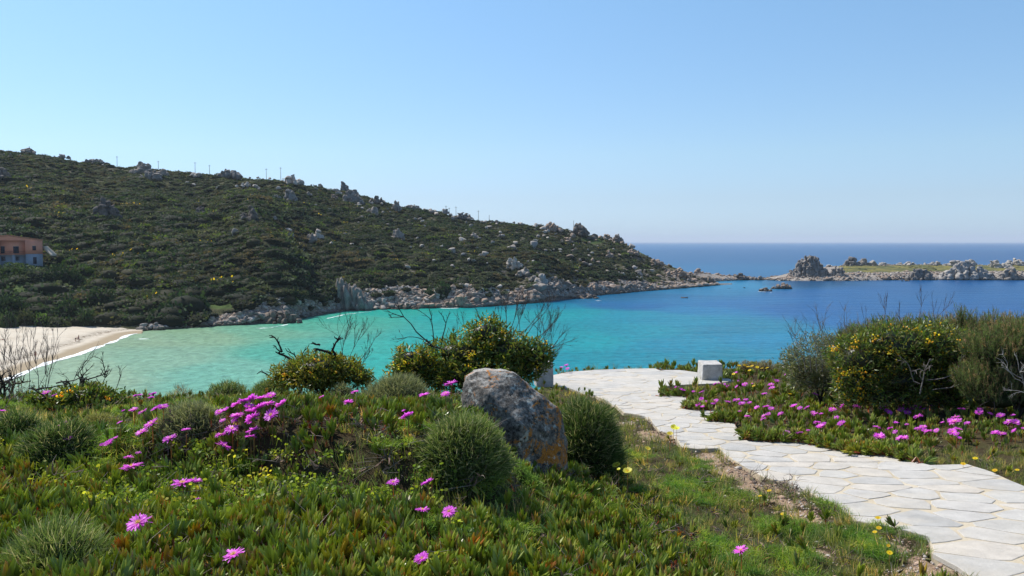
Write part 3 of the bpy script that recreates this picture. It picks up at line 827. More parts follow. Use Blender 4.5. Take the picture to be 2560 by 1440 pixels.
M_ISL = t.done(t.pbr(t.mix(t.maprange(t.math('ADD', rk, t.math('MULTIPLY', t.math('SUBTRACT', g2, .5), .9)), .45, .58), grs, rkc), .95, .1, t.bump(g2, .9, 1.0)))
V = np.stack([X, Y, Z], -1).reshape(-1, 3); nx = len(us2); ny = len(vs2)
i = (np.arange(ny - 1)[:, None] * nx + np.arange(nx - 1)[None]).ravel()
me = mesh_np('island', V, np.stack([i, i + 1, i + nx + 1, i + nx], 1), None, M_ISL, True)
ir = np.maximum(1 - sstep(.18, .34, VV2 + .12 * fbm(UU2, VV2 * 100, 60, 3, 63)), 1 - sstep(2080, 2110, UU2))
ir = np.maximum(ir, .35 * (fbm(UU2, VV2 * 300, 60, 3, 64) > .3))
a = me.attributes.new('rocky', 'FLOAT', 'POINT'); a.data.foreach_set('value', ir.ravel().astype(np.float32))
tag(obj('island', me), kind='structure')
def island_hit(px, py):
    v_ = np.linspace(0, .95, 200); u = px
    for _ in range(3):
        X_, Y_, Z_ = island_uv(np.full(200, u), v_); qx, qy = proj(X_, Y_, Z_); k = np.nonzero(qy <= py)[0]; k = k[0] if len(k) else int(np.argmin(qy)); u += px - qx[k]
    return Vector((X_[k], Y_[k], Z_[k]))
# ================================================================== granite
def rock_mat(name, c0, c1, c2, nsc=0.6, warm=0.0, lichen=0.0, bsc=2.5, bd=0.25):
    t = NT(name); p = t.pos()
    a_ = t.noise(p, nsc, 6, .68); b_ = t.noise(p, nsc * 6, 5, .7)
    c = t.ramp(t.math('ADD', t.math('MULTIPLY', a_, .55), t.math('MULTIPLY', b_, .45)), [(.34, c0), (.5, c1), (.64, c2)])
    c = t.mix(1.0, c, t.ramp(t.n('ShaderNodeObjectInfo').outputs['Random'], [(0, (.78, .78, .80)), (.5, (1, .98, .95)), (1, (1.12, 1.06, 1.0))]), 'MULTIPLY')
    if warm: c = t.mix(t.maprange(t.noise(p, nsc * .5, 4, .6), .52, .68, 0, warm), c, (.36, .22, .13))
    # dark sea-washed foot of the rocks
    z = t.n('ShaderNodeSeparateXYZ'); t.link(p, z.inputs[0])
    foot = t.maprange(t.math('ADD', z.outputs['Z'], t.math('MULTIPLY', a_, 1.2)), .9, 2.0, 1, 0)
    c = t.mix(t.math('MULTIPLY', foot, .8), c, (.075, .06, .042))
    h = t.math('ADD', a_, t.math('MULTIPLY', b_, .5))
    return t.done(t.pbr(c, .9, .15, t.bump(h, .8, bd)))
M_GREY = rock_mat('grey_granite', (.105, .095, .085), (.23, .21, .19), (.37, .34, .31), .55, .12)
M_PALE = rock_mat('pale_granite', (.18, .165, .15), (.36, .335, .305), (.52, .48, .44), .5, .12)
M_WARM = rock_mat('pink_granite', (.13, .095, .072), (.29, .225, .18), (.44, .37, .31), .5, .35)
M_DARK = rock_mat('dark_rock', (.055, .048, .04), (.13, .115, .10), (.24, .215, .19), .6, .2)
MATS = {'g': M_GREY, 'p': M_PALE, 'w': M_WARM, 'd': M_DARK}
# shared meshes of single boulders
BOULD = {}
for key, m_ in MATS.items():
    BOULD[key] = []
    for k in range(7):
        V, F = rock_geo(500 + k, 3, 16, .45, .9, (1, .6 + .07 * (k % 4), .55 + .1 * (k % 3)), .08)
        V[:, 2] -= 0.15 * V[:, 2].min()
        BOULD[key].append(mesh_np('boulder_mesh', V, F, None, m_))
def place_rock(name, P, size, key, label, cat='rock', group=None, squash=1.0, tilt=.25, k=None):
    o = obj(name, rnd.choice(BOULD[key]) if k is None else BOULD[key][k], None, (P.x, P.y, P.z), (rnd.gauss(0, tilt), rnd.gauss(0, tilt), rnd.uniform(0, 6.28)), (size, size, size * squash))
    return tag(o, label, cat, group)

# ---- crags and outcrops, each read from the photograph: (px, py of foot, width px, height px, blocks, key, upright, label)
CRAGS = [
 (355, 436, 56, 32, 16, 'g', 1.0, 'broad grey outcrop on the skyline crowned by one round knob'),
 (370, 452, 60, 26, 12, 'g', .8, 'low grey rocks just under the knobbed skyline outcrop'),
 (228, 410, 66, 14, 10, 'g', .7, 'long low rock rim on the skyline left of the first tall pole'),
 (150, 395, 40, 12, 7, 'g', .8, 'small grey rock rim on the upper left skyline'),
 (60, 386, 46, 14, 8, 'g', .7, 'rocks round the short pole at the high end of the skyline'),
 (0, 450, 34, 32, 6, 'd', 1.1, 'dark rock cut by the left edge of the view below the skyline'),
 (404, 442, 26, 18, 5, 'g', .9, 'small rounded boulder pile between two skyline outcrops'),
 (488, 446, 34, 14, 6, 'p', .7, 'pale little rock pile below the pole pair on the skyline'),
 (568, 448, 60, 26, 11, 'g', 1.0, 'rounded cracked crag on the skyline beside the third pole pair'),
 (728, 464, 54, 28, 13, 'p', .9, 'pale domed crag on the skyline just right of the tallest poles'),
 (798, 468, 20, 12, 4, 'g', 1.0, 'small grey hump on the skyline right of the pale domed crag'),
 (856, 480, 28, 26, 6, 'g', 1.2, 'narrow knob of rock standing above the pillar crag'),
 (878, 512, 52, 40, 16, 'g', 1.6, 'big crag of upright grey pillars on the descending skyline'),
 (940, 512, 40, 26, 8, 'd', 1.3, 'dark crag on the skyline beside the upright pillars'),
 (990, 530, 22, 34, 5, 'g', 1.8, 'tall leaning rock finger right of the dark skyline crag'),
 (930, 540, 34, 26, 9, 'g', 1.5, 'group of small upright stones below the dark skyline crag'),
 (885, 516, 36, 8, 1, 'p', .5, 'pale flat ledge at the foot of the pillar crag'),
 (1030, 522, 40, 13, 13, 'g', .8, 'low broken rim of the skyline between finger and roofed block'),
 (1155, 550, 52, 18, 12, 'g', .6, 'long dark block with flat top on the skyline by the short poles'),
 (1112, 538, 22, 14, 6, 'p', .9, 'small pale rocks left of the long dark skyline block'),
 (1380, 582, 44, 26, 10, 'w', 1.0, 'pinkish pile of rocks on the skyline before the big dark tor'),
 (1448, 592, 46, 34, 9, 'd', 1.1, 'big dark tor near the seaward end of the skyline'),
 (1482, 600, 28, 18, 5, 'd', 1.0, 'smaller dark rock leaning against the big dark tor'),
 (1520, 598, 60, 14, 10, 'w', .8, 'row of weathered rocks at the seaward shoulder of the skyline'),
 (1545, 606, 24, 20, 5, 'g', 1.0, 'last rock block of the skyline before the open sea'),
 (258, 548, 66, 46, 13, 'd', 1.0, 'dark crag with pointed top in the scrub above the pink house'),
 (622, 556, 40, 48, 9, 'd', 1.3, 'dark upright crag in the middle of the scrub slope'),
 (500, 540, 34, 22, 6, 'd', .9, 'dark rounded rock in the scrub between the two dark crags'),
 (582, 556, 16, 12, 4, 'g', .8, 'small grey rocks left of the upright dark crag'),
 (722, 508, 34, 36, 9, 'g', 1.2, 'grey rock ribs on the upper slope below the skyline dome'),
 (690, 506, 24, 18, 6, 'g', .9, 'small ribbed rocks left of the grey rock ribs'),
 (615, 472, 56, 14, 11, 'p', .7, 'scatter of pale slabs just below the skyline'),
 (545, 474, 16, 8, 4, 'p', .6, 'two pale stones left of the pale slab scatter'),
 (468, 466, 30, 10, 5, 'p', .6, 'flat pale stones high on the slope'),
 (792, 606, 30, 30, 6, 'p', 1.2, 'pale split block on the slope above the dark gully'),
 (716, 592, 26, 20, 5, 'p', 1.0, 'pale rock in the scrub left of the pale split block'),
 (748, 630, 20, 26, 5, 'g', 1.2, 'narrow grey rock at the top of the dark gully'),
 (776, 612, 24, 26, 6, 'g', 1.0, 'grey broken rocks at the top edge of the gully'),
 (826, 624, 18, 16, 4, 'p', 1.0, 'small pale rocks right of the pale split block'),
 (992, 602, 30, 28, 8, 'g', 1.0, 'cluster of grey rocks in the middle slope'),
 (1155, 604, 22, 14, 1, 'p', .8, 'single pale dome-shaped boulder in the middle of the slope'),
 (1104, 636, 12, 10, 1, 'p', .9, 'small pale round boulder lower on the slope'),
 (1180, 600, 36, 16, 6, 'g', .8, 'grey rocks right of the pale dome-shaped boulder'),
 (1422, 610, 28, 14, 3, 'w', .7, 'pale flat boulder under the big dark tor'),
 (1284, 676, 38, 32, 10, 'p', 1.1, 'pale crag at the head of the rock rib on the seaward slope'),
 (1310, 694, 30, 26, 8, 'g', 1.0, 'rock rib running down the slope to the shore'),
 (1335, 706, 20, 16, 6, 'g', .9, 'lower end of the rock rib on the slope'),
 (1353, 714, 28, 32, 4, 'p', 1.2, 'smooth pale triangular rock above the shore'),
 (1475, 670, 20, 12, 4, 'p', .9, 'pale rocks in the low scrub near the cape'),
 (1520, 645, 34, 16, 7, 'w', .9, 'reddish rocks on the upper slope of the cape'),
 (1580, 640, 40, 16, 9, 'w', .8, 'rocks along the sky edge where the cape runs down'),
 (1640, 664, 46, 18, 10, 'w', .8, 'stony crest halfway down the cape'),
 (1700, 694, 50, 22, 11, 'w', .9, 'broken reddish crest near the tip of the cape'),
 (1550, 688, 24, 10, 5, 'p', .8, 'pale stones in the lower slope of the cape'),
 (1600, 700, 24, 10, 5, 'p', .8, 'small pale stones near the shore of the cape'),
 (1240, 560, 26, 8, 5, 'g', .7, 'low stones on the skyline right of the last pole pair'),
 (835, 500, 22, 12, 5, 'w', .8, 'small reddish stones left of the pillar crag'),
 (770, 492, 16, 12, 4, 'g', 1.0, 'small grey stones below the skyline hump'),
 (640, 512, 14, 8, 3, 'g', .8, 'tiny grey rocks in the scrub above the upright crag'),
 (1060, 560, 20, 8, 4, 'p', .7, 'pale stones high above the middle slope'),
 (1068, 530, 24, 10, 5, 'p', .7, 'pale slabs just under the middle skyline'),
]
crag_spots = []
for k, (px, py, w, h, n, key, up, label) in enumerate(CRAGS):
    P, v_, u_ = hill_hit(px, py)
    d = P.y; W = w / FPX * d; H = h / FPX * d
    crag_spots.append((P.x, P.y, W * .5))
    if n == 1:
        me = mesh_np('outcrop_mesh', *rock_geo(900 + k, 4, 14, .55, .95, (1, .8, .8), .05), None, MATS[key])
        o = obj('hillside_boulder', me, None, (P.x, P.y + W * .3, P.z + H * .2), (0, 0, k), (W * .55, W * .5, H * .8)); tag(o, label, 'boulder')
        continue
    size = math.sqrt(W * H / n) * .78
    g = cluster_geo(40 + k, n, W, W * .75, H * 1.05, size, up, 3)
    o = obj('rock_outcrop', g.mesh('outcrop_mesh', MATS[key]), None, (P.x, P.y + W * .25, P.z + (.6 if px < 1450 else 0)), None)
    tag(o, label, 'rock outcrop')
# round knob on the skyline outcrop
# ---- the pale buttress that stands in the water
P0 = sea_hit(880, 777); W = 100 / FPX * P0.y; H = 92 / FPX * P0.y
g = Geo(); r_ = np.random.default_rng(3)
for k in range(95):
    fx = r_.uniform(-.5, .5); fy = r_.uniform(-.35, .4)
    hh = np.interp(fx, [-.5, -.42, -.34, -.1, .2, .5], [.40, .90, 1.0, .86, .68, .30]) * (1 - .35 * max(0, -fy)) * r_.uniform(.88, 1.03)
    if k % 3 == 0: hh *= r_.uniform(.3, .8)
    V, F = rock_geo(8800 + k, 3, 9, .36, .8, (r_.uniform(.7, 1), .8, 1), .08)
    wd = W * r_.uniform(.075, .15); V = V * np.array([wd, wd * 1.2, H * hh * .62]); a_ = -.12 + r_.normal() * .06
    V[:, 0] += V[:, 2] * math.tan(a_); V += np.array([fx * W * (1.05 - .25 * hh), fy * W * .7, H * hh * .45]); c_ = r_.uniform(.75, 1.15); g.add(V, F, (c_, c_, c_))
V, F = rock_geo(8899, 4, 10, .5, .9); V = V * np.array([W * .5, W * .35, H * .5]); g.add(V + np.array([0, 2, H * .2]), F, (1, 1, 1))
me = g.mesh('buttress_mesh', M_GREY)
tag(obj('cliff_buttress', me, None, (P0.x - .5, P0.y + W * .28, -1.2)), 'tall pale wedge of ribbed rock standing in the bay under the dark scrub', 'cliff')

# ---- rocks along the waterline of the bay
SHORE = [
 (350, 520, 'p', 'pale loose boulder in the row between beach and water', 'boulders beside the end of the beach', 34, .8, (0, 3)),
 (380, 520, 'd', 'dark wet rock beside the end of the beach', 'dark rocks beside the beach', 10, 1.1, (-1, .5)),
 (520, 720, 'g', 'grey angular rock at the foot of the slope before the dark point', 'grey shore rocks before the dark point', 52, 1.25, (0, 6)),
 (720, 835, 'g', 'grey block in the jumble left of the ribbed buttress', 'blocks left of the buttress', 34, 1.3, (0, 6)),
 (925, 1060, 'p', 'pale block in the jumble right of the ribbed buttress', 'blocks right of the buttress', 40, 1.5, (0, 7)),
 (1050, 1340, 'w', 'pinkish rock on the long rocky shore of the middle bay', 'shore rocks of the middle bay', 72, 1.7, (0, 11)),
 (1340, 1500, 'w', 'pinkish rock on the shore below the rock rib', 'shore rocks below the rock rib', 26, 1.7, (0, 10)),
 (1500, 1790, 'w', 'rock on the low shore near the tip of the cape', 'shore rocks near the cape', 32, 1.9, (0, 9)),
]
SHO = [(360, 'end of the beach'), (400, 'low smooth rock'), (470, 'first boulder row'), (560, 'fissured rock mass'), (620, 'upright grey slabs'), (690, 'dark rounded point'), (760, 'broken cliff'), (815, 'buttress foot'), (940, 'tilted slabs'), (1010, 'dark low reef'), (1060, 'round bush'), (1093, 'boulder stack'),
       (1150, 'rounded pink rocks'), (1230, 'vertical-jointed rocks'), (1310, 'fractured rocks'), (1372, 'dark steep rocks'), (1430, 'rock shelf'), (1475, 'flat reef'), (1515, 'first cape blocks'), (1570, 'middle cape blocks'), (1640, 'cape ledges'), (1710, 'cape tip blocks'), (1770, 'cape tip')]
SRO = []
def shore_point(u, inland):
    sh = float(np.interp(u, _uu, _shY)); dep = float(np.interp(u, _uu, _dep))
    X_, Y_, Z_ = hill_uv(np.array([float(u)]), np.array([inland / dep])); return Vector((X_[0], Y_[0], Z_[0]))
for (u0, u1, key, label, grp, n, sz, (i0, i1)) in SHORE:
    for k in range(n):
        u = rnd.uniform(u0, u1); inn = rnd.uniform(i0, i1) * (rnd.random() ** .5 if i1 > 3 else 1)
        if inn < 0: P = shore_point(u, .2); P.y += inn; P.z = -.1
        else: P = shore_point(u, max(.2, inn * min(1, (1800 - u) / 160)))
        s = sz * rnd.lognormvariate(0, .35)
        P.z = max(P.z, -.2) + s * .15
        kk = key if rnd.random() < .7 else rnd.choice('gwp'); near = min(SHO, key=lambda c: abs(c[0] - u)); row = 'below' if inn < (i0 + i1) * .5 else 'behind'
        SRO.append(place_rock('shore_rock', P, s, kk, '%s %s rock %s the %s' % ('small' if s < sz else 'larger', {'g': 'grey', 'p': 'pale', 'w': 'pinkish', 'd': 'dark'}[kk], row, near[1]), 'rock', grp, rnd.uniform(.7, 1.05)))
uniq(SRO)
for (px, py, w, h, n, key, up, label) in [
 (690, 810, 110, 34, 22, 'd', .8, 'dark rounded rock point reaching into the turquoise water'),
 (590, 808, 90, 30, 16, 'g', 1.0, 'grey fissured rock mass between beach and dark point'),
 (620, 786, 60, 24, 10, 'g', 1.1, 'upright grey slabs above the fissured shore rocks'),
 (770, 776, 80, 44, 14, 'g', 1.1, 'big grey broken cliff beside the buttress at the water'),
 (385, 826, 56, 22, 7, 'g', .7, 'low smooth dark rock lying where sand and water meet'),
 (950, 764, 40, 24, 8, 'p', .8, 'pale tilted slabs right of the ribbed buttress'),
 (1010, 774, 70, 16, 12, 'd', .7, 'dark low reef at the waterline right of the buttress'),
 (1093, 768, 46, 42, 9, 'p', 1.0, 'large pinkish boulder stack rising from the shore'),
 (1150, 770, 60, 32, 16, 'w', .9, 'rounded pink rocks beside the boulder stack'),
 (1230, 764, 90, 28, 22, 'w', 1.1, 'vertical-jointed pink rocks along the water'),
 (1310, 758, 60, 24, 15, 'w', 1.0, 'fractured shore rocks before the dark cleft'),
 (1372, 742, 44, 44, 13, 'd', 1.3, 'dark steep rocks under the pale triangular rock'),
 (1330, 742, 44, 30, 12, 'w', 1.0, 'pinkish rocks left of the dark steep rocks'),
 (1470, 747, 60, 12, 10, 'w', .5, 'low flat reef sticking out into the bay'),
 (1440, 742, 40, 18, 9, 'w', .8, 'rock shelf behind the low flat reef'),
 (1510, 730, 50, 22, 11, 'p', .9, 'pale blocks at the start of the cape shore'),
 (1570, 727, 60, 18, 13, 'w', .8, 'pinkish blocks in the middle of the cape shore'),
 (1640, 721, 70, 20, 14, 'w', .9, 'rocky ledges of the cape shore'),
 (1715, 716, 60, 24, 13, 'g', 1.0, 'grey blocks near the tip of the cape'),
 (1765, 713, 50, 26, 9, 'd', 1.1, 'dark steep rocks forming the tip of the cape')]:
    P = sea_hit(px, py); W = w / FPX * P.y; H = h / FPX * P.y; P.z = -.3
    g = cluster_geo(300 + px, n, W, min(W * .6, 14), H * 1.1, math.sqrt(W * H / n) * .8, up, 3)
    tag(obj('shore_outcrop', g.mesh('shore_outcrop_mesh', MATS[key]), None, (P.x, P.y + min(W * .28, 6), P.z)), label, 'rock outcrop')
# ---- rubble between the shore rocks
pts = []
for k in range(13000):
    u = rnd.uniform(400, 1795); lim = 5 + 9 * float(sstep(500, 1100, u)); P = shore_point(u, max(.1, rnd.random() ** 1.3 * lim * min(1, (1810 - u) / 140))); pts.append((P.x, P.y, max(P.z, -.05) + .05))
pts = np.array(pts); n = len(pts)
RT = [BOULD[k_][j] for k_ in 'gwpw' for j in (0, 2, 4)]
sh_rub = scatter('shore_rubble', pts, rng.uniform(-.4, .4, (n, 3)) + np.array([0, 0, 1]) * rng.uniform(0, 6.28, (n, 1)), .36 * np.exp(rng.normal(0, .45, n)) * (1 + .7 * sstep(-110, -40, pts[:, 0])), RT)
tag(sh_rub, 'broken grey and pink stones filling the shore between the larger rocks', 'rubble', kind='stuff')

# ---- single boulders strewn over the scrub slope
HB = []
for k in range(6000):
    if len(HB) >= 180: break
    u = rnd.uniform(60, 1740); v_ = rnd.uniform(.06, .98)
    dens = .10 + .9 * float(sstep(500, 1500, u)) * (.35 + .65 * v_)
    dens *= .3 + 1.4 * float(vnoise(u / 60, v_ * 7, 91))
    if u < 600: dens *= .35
    if rnd.random() > dens: continue
    HB.append((u, v_))
for k in range(75): HB.append((rnd.uniform(0, 1560), rnd.uniform(.90, 1.0)))
HBO = []
import re
for u, v_ in HB:
    X_, Y_, Z_ = hill_uv(np.array([u]), np.array([v_])); s = (.85 + .4 * float(sstep(500, 900, u))) * rnd.lognormvariate(0, .38)
    P = Vector((X_[0], Y_[0], Z_[0] + s * .25 + (1.4 if u < 1300 else .7)))
    qx, qy = [float(q_) for q_ in proj(P.x, P.y, P.z)]
    c_ = min(CRAGS, key=lambda c: (c[0] - qx) ** 2 + 2.2 * (c[1] - c[3] * .5 - qy) ** 2); short = re.split(r' (?:on|in|by|near|of|at|below|beside|just|under|right|left|high|with|where|along|before|between|round|above|standing|running|leaning|halfway|cut|crowned|against) ', c_[7])[0]
    if short.split()[0] in ('group', 'cluster', 'row', 'scatter', 'lower', 'last', 'two', 'rocks', 'pair'): short = ' '.join(c_[7].split()[:5])
    rel = ('left of' if qx < c_[0] else 'right of') if abs(qx - c_[0]) > 1.3 * abs(qy - c_[1] + c_[3] * .5) else ('above' if qy < c_[1] - c_[3] * .5 else 'below')
    if u < 700: lab, grp, key = 'small grey boulder in the dark scrub of the left slope', 'boulders in the left slope', 'g'
    elif u < 1050: lab, grp, key = 'small pale boulder in the scrub of the middle slope', 'boulders in the middle slope', 'p'
    elif u < 1400: lab, grp, key = 'pale boulder among the bushes of the right-hand slope', 'boulders in the seaward slope', 'p'
    else: lab, grp, key = 'boulder in the thin scrub on the back of the cape', 'boulders on the cape', 'w'
    key = rnd.choice([key, key, 'p', 'g'])
    lab = '%s %s boulder %s the %s' % ('small' if s < .85 else 'mid-sized', {'g': 'grey', 'p': 'pale', 'w': 'pinkish'}[key], rel, short)
    HBO.append(place_rock('hillside_boulder', P, s, key, lab, 'boulder', grp, rnd.uniform(.7, 1.3)))

uniq(HBO)
# ---- island rocks, isthmus, reef
ISL = [
 (2030, 696, 104, 60, 110, 'g', 1.2, 'big dark jagged crag at the near end of the island'),
 (2034, 668, 18, 38, 7, 'w', 1.5, 'thin rock spike on top of the jagged island crag'),
 (2098, 698, 50, 36, 22, 'g', .9, 'dark lower shoulder right of the jagged island crag'),
 (1992, 700, 80, 18, 12, 'w', .45, 'flat pinkish rock platform in front of the jagged crag'),
 (2134, 664, 42, 24, 14, 'g', 1.0, 'grey rock pile on the grass of the island'),
 (2162, 660, 26, 20, 3, 'g', 1.1, 'large upright block with a pale face beside the grey pile'),
 (2184, 664, 26, 14, 3, 'p', .8, 'smooth pale boulder right of the upright block'),
 (2075, 658, 24, 10, 4, 'p', .7, 'little pale rocks on the grass behind the jagged crag'),
 (2205, 660, 60, 10, 11, 'p', .7, 'row of small pale rocks along the back of the island grass'),
 (2270, 662, 60, 10, 10, 'p', .7, 'pale rocks at the far edge of the grass, middle of the island'),
 (2340, 664, 60, 12, 12, 'p', .7, 'pale rocks at the far edge of the grass before the white tor'),
 (2150, 702, 100, 18, 22, 'w', .6, 'pinkish low shore rocks right of the jagged crag'),
 (2220, 702, 70, 16, 16, 'w', .7, 'shore rocks below the middle of the island grass'),
 (2310, 696, 76, 32, 24, 'g', 1.1, 'steep grey shore rocks left of the white tor'),
 (2430, 692, 130, 46, 46, 'p', .75, 'big pile of smooth whitish granite, the white tor'),
 (2432, 652, 22, 18, 3, 'p', .9, 'round pale boulder balanced on top of the white tor'),
 (2390, 666, 40, 18, 6, 'p', .8, 'smooth dome left of the balanced boulder'),
 (2470, 696, 110, 24, 22, 'g', .6, 'layered grey shore rocks below the white tor'),
 (2500, 670, 60, 22, 14, 'p', .8, 'pale rocks behind the right shoulder of the white tor'),
 (2535, 696, 70, 34, 18, 'g', .8, 'grey shore rocks at the right edge of the view'),
 (2545, 664, 50, 20, 13, 'p', .9, 'pale rocks against the sea at the right edge of the view'),
 (2640, 694, 120, 40, 26, 'p', .8, 'pale rocks of the island beyond the frame edge'),
 (1745, 702, 60, 30, 16, 'w', 1.0, 'reddish broken rocks joining the cape to the reef'),
 (1800, 702, 60, 20, 16, 'w', .9, 'reddish rock ridge between cape and island'),
 (1850, 698, 60, 18, 15, 'd', .8, 'dark low rocks in the middle of the isthmus'),
 (1898, 697, 22, 16, 5, 'g', 1.2, 'upright grey rock at the end of the isthmus'),
 (1925, 700, 50, 7, 8, 'd', .5, 'flat dark reef between isthmus and island'),
]
for k, (px, py, w, h, n, key, up, label) in enumerate(ISL):
    P = island_hit(px, min(py, 701)) if py < 690 else sea_hit(px, 701)
    if py >= 690: P.y += 3; P.x = (px - 1280) / FPX * P.y; P.z = .0
    W = w / FPX * P.y; H = h / FPX * P.y * 1.05
    g = cluster_geo(700 + k, n, W, W * .55, H, math.sqrt(W * H / n) * .82, up, 3)
    tag(obj('island_outcrop', g.mesh('island_outcrop_mesh', MATS[key]), None, (P.x, P.y + W * .2, P.z - .6)), label, 'rock outcrop')
for (px, py, w, h, n, key, label) in [(1912, 728, 36, 14, 8, 'w', 'left of the two small rock islets off the cape'), (1958, 722, 54, 18, 12, 'w', 'right and longer of the two small rock islets off the cape'),
                                      (1825, 721, 18, 4, 4, 'd', 'tiny flat rock awash beside the tip of the cape'), (2262, 703, 22, 7, 4, 'd', 'small dark rock in the water before the middle of the island'), (1868, 720, 20, 2.4, 3, 'd', 'rock barely breaking the water between cape and islets')]:
    P = sea_hit(px, py); W = w / FPX * P.y; H = h / FPX * P.y
    tag(obj('islet', cluster_geo(820 + px, n, W, W * .5, H, math.sqrt(W * H / n) * .75, .9, 3).mesh('islet_mesh', MATS[key]), None, (P.x, P.y, -.4)), label, 'rock')
pts = []
for k in range(2600):
    u = rnd.uniform(1715, 2700); X_, Y_, Z_ = island_uv(np.array([u]), np.array([rnd.uniform(0, .28) if rnd.random() < .75 else rnd.uniform(.75, .93)])); pts.append((X_[0], Y_[0], max(Z_[0], 0)))
pts = np.array(pts); n = len(pts)
tag(scatter('island_rubble', pts, np.array([0, 0, 1]) * rng.uniform(0, 6.28, (n, 1)) + rng.normal(0, .2, (n, 3)), .8 * np.exp(rng.normal(0, .4, n)), RT), 'loose rocks strewn along the shore and back of the island', 'rubble', kind='stuff')

# ================================================================== scrub of the headland
def bush_template(seed, n, cols, flat=.62, leaf=.16, fl=None):
    r = np.random.default_rng(seed)
    # lumps of a low wind-trimmed bush
    L = [(0, 0, 0, 1.0)] + [(r.uniform(-.6, .6), r.uniform(-.6, .6), r.uniform(0, .25), r.uniform(.35, .6)) for _ in range(4)]
    P = []; N = []
    while len(P) < n:
        l = L[r.integers(len(L))]; d = r.normal(size=3); d /= np.linalg.norm(d); d[2] = abs(d[2]) if r.random() < .85 else d[2]
        q = np.array([l[0], l[1], l[2]]) + d * l[3] * r.uniform(.72, 1.04); P.append(q); N.append(d)
    P = np.array(P) * np.array([1, 1, flat]); N = np.array(N)
    D = unit(N + r.normal(size=N.shape) * .75)
    cc = np.array(cols)[r.integers(0, len(cols), n)] * r.uniform(.7, 1.3, (n, 1))
    if fl is not None:
        k = r.random(n) < fl[0]; cc[k & (P[:, 2] > .2)] = fl[1]
    S = unit(np.cross(D, r.normal(size=N.shape)))
    V, F, C = strips(P - D * leaf * .5, D, leaf * r.uniform(.7, 1.5, n), leaf * r.uniform(.6, 1.1, n), (.5, 1, .3), S=S, C0=cc)
    g = Geo().add(V, F, C)
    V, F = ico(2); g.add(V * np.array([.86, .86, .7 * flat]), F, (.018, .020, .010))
    return g
OLV = [(.038, .050, .024), (.050, .060, .028), (.032, .044, .023), (.062, .066, .034)]
GRN = [(.028, .047, .022), (.038, .060, .027), (.022, .038, .020)]
GRY = [(.066, .080, .052), (.055, .068, .045), (.08, .088, .058)]
BRN = [(.088, .070, .040), (.075, .062, .038), (.06, .055, .03)]
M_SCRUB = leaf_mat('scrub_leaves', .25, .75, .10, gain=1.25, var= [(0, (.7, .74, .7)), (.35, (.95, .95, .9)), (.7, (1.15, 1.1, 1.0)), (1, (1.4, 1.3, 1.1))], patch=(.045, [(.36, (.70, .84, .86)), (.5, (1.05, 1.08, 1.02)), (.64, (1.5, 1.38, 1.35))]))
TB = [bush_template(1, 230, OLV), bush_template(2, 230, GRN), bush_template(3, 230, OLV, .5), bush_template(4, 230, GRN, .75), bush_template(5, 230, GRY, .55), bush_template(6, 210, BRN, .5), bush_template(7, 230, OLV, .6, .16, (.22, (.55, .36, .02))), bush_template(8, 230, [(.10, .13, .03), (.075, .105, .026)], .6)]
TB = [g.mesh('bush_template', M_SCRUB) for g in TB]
NB = 21000
u = rng.uniform(-420, 1790, NB * 2); v = rng.uniform(.008, 1.03, NB * 2) ** .85
# equal density per square metre: more in the far, wider part
dep = np.interp(u, _uu, _dep); Yv = np.interp(u, _uu, _shY) + dep * v
keep = rng.random(len(u)) < (Yv / 560) * (dep / 262) * 1.25
rk_ = rocky_f(u, v); keep &= rng.random(len(u)) > rk_ * .93
X, Y, Z = hill_uv(u, v)
hpx, hpy = proj(X, Y, Z)
keep &= ~((hpx > -40) & (hpx < 128) & (hpy > 640) & (hpy < 672))
mead = blob(hpx, hpy, MEADOW); keep &= rng.random(len(u)) > mead * .9
u, v, X, Y, Z, hpx, hpy = [q[keep] for q in (u, v, X, Y, Z, hpx, hpy)]; n = len(u)
size = (.70 + 2.1 * rng.random(n) ** 2.6) * (1.25 - .35 * sstep(.5, 1, v)) * (1 - .45 * sstep(1380, 1700, u)) * 1.0
size *= 1 + .35 * (fbm(u, v * 600, 90, 3, 47) > .1)
idx = rng.choice(8, n, p=[.24, .225, .14, .09, .16, .08, .010, .055])
gz_ = fbm(X, Y, 55, 3, 95); idx[(gz_ > .30) & (rng.random(n) < .6)] = 1; idx[(gz_ < -.33) & (rng.random(n) < .5)] = 4
idx[(fbm(X, Y, 26, 3, 96) > .36) & (rng.random(n) < .5)] = 5
low = (v < .12) & (u < 620); size *= 1 + .35 * (1 - sstep(700, 1100, u)) * (1 - sstep(.5, .8, v)); size[low] *= 1.3; idx[low & (rng.random(n) < .6)] = 1
sc = np.stack([size, size * rng.uniform(.8, 1.1, n), size * rng.uniform(.75, 1.15, n)], 1)
rot = np.stack([rng.normal(0, .12, n), rng.normal(0, .12, n), rng.uniform(0, 6.283, n)], 1)
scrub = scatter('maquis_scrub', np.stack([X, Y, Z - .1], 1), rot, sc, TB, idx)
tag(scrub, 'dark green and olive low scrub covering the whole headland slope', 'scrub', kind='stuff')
print('scrub', n)
# scrub on the island
ui = rng.uniform(2110, 2700, 420); vi = rng.uniform(.3, .75, 420); X, Y, Z = island_uv(ui, vi)
kk = fbm(X, Y, 30, 3, 98) > .1; n = int(kk.sum())
tag(scatter('island_scrub', np.stack([X, Y, Z], 1)[kk], np.stack([X * 0, X * 0, X], 1)[kk], rng.uniform(.5, 1.0, n), [TB[0], TB[5], TB[4]]), 'low dark tufts on the grassy top of the island', 'scrub', kind='stuff')
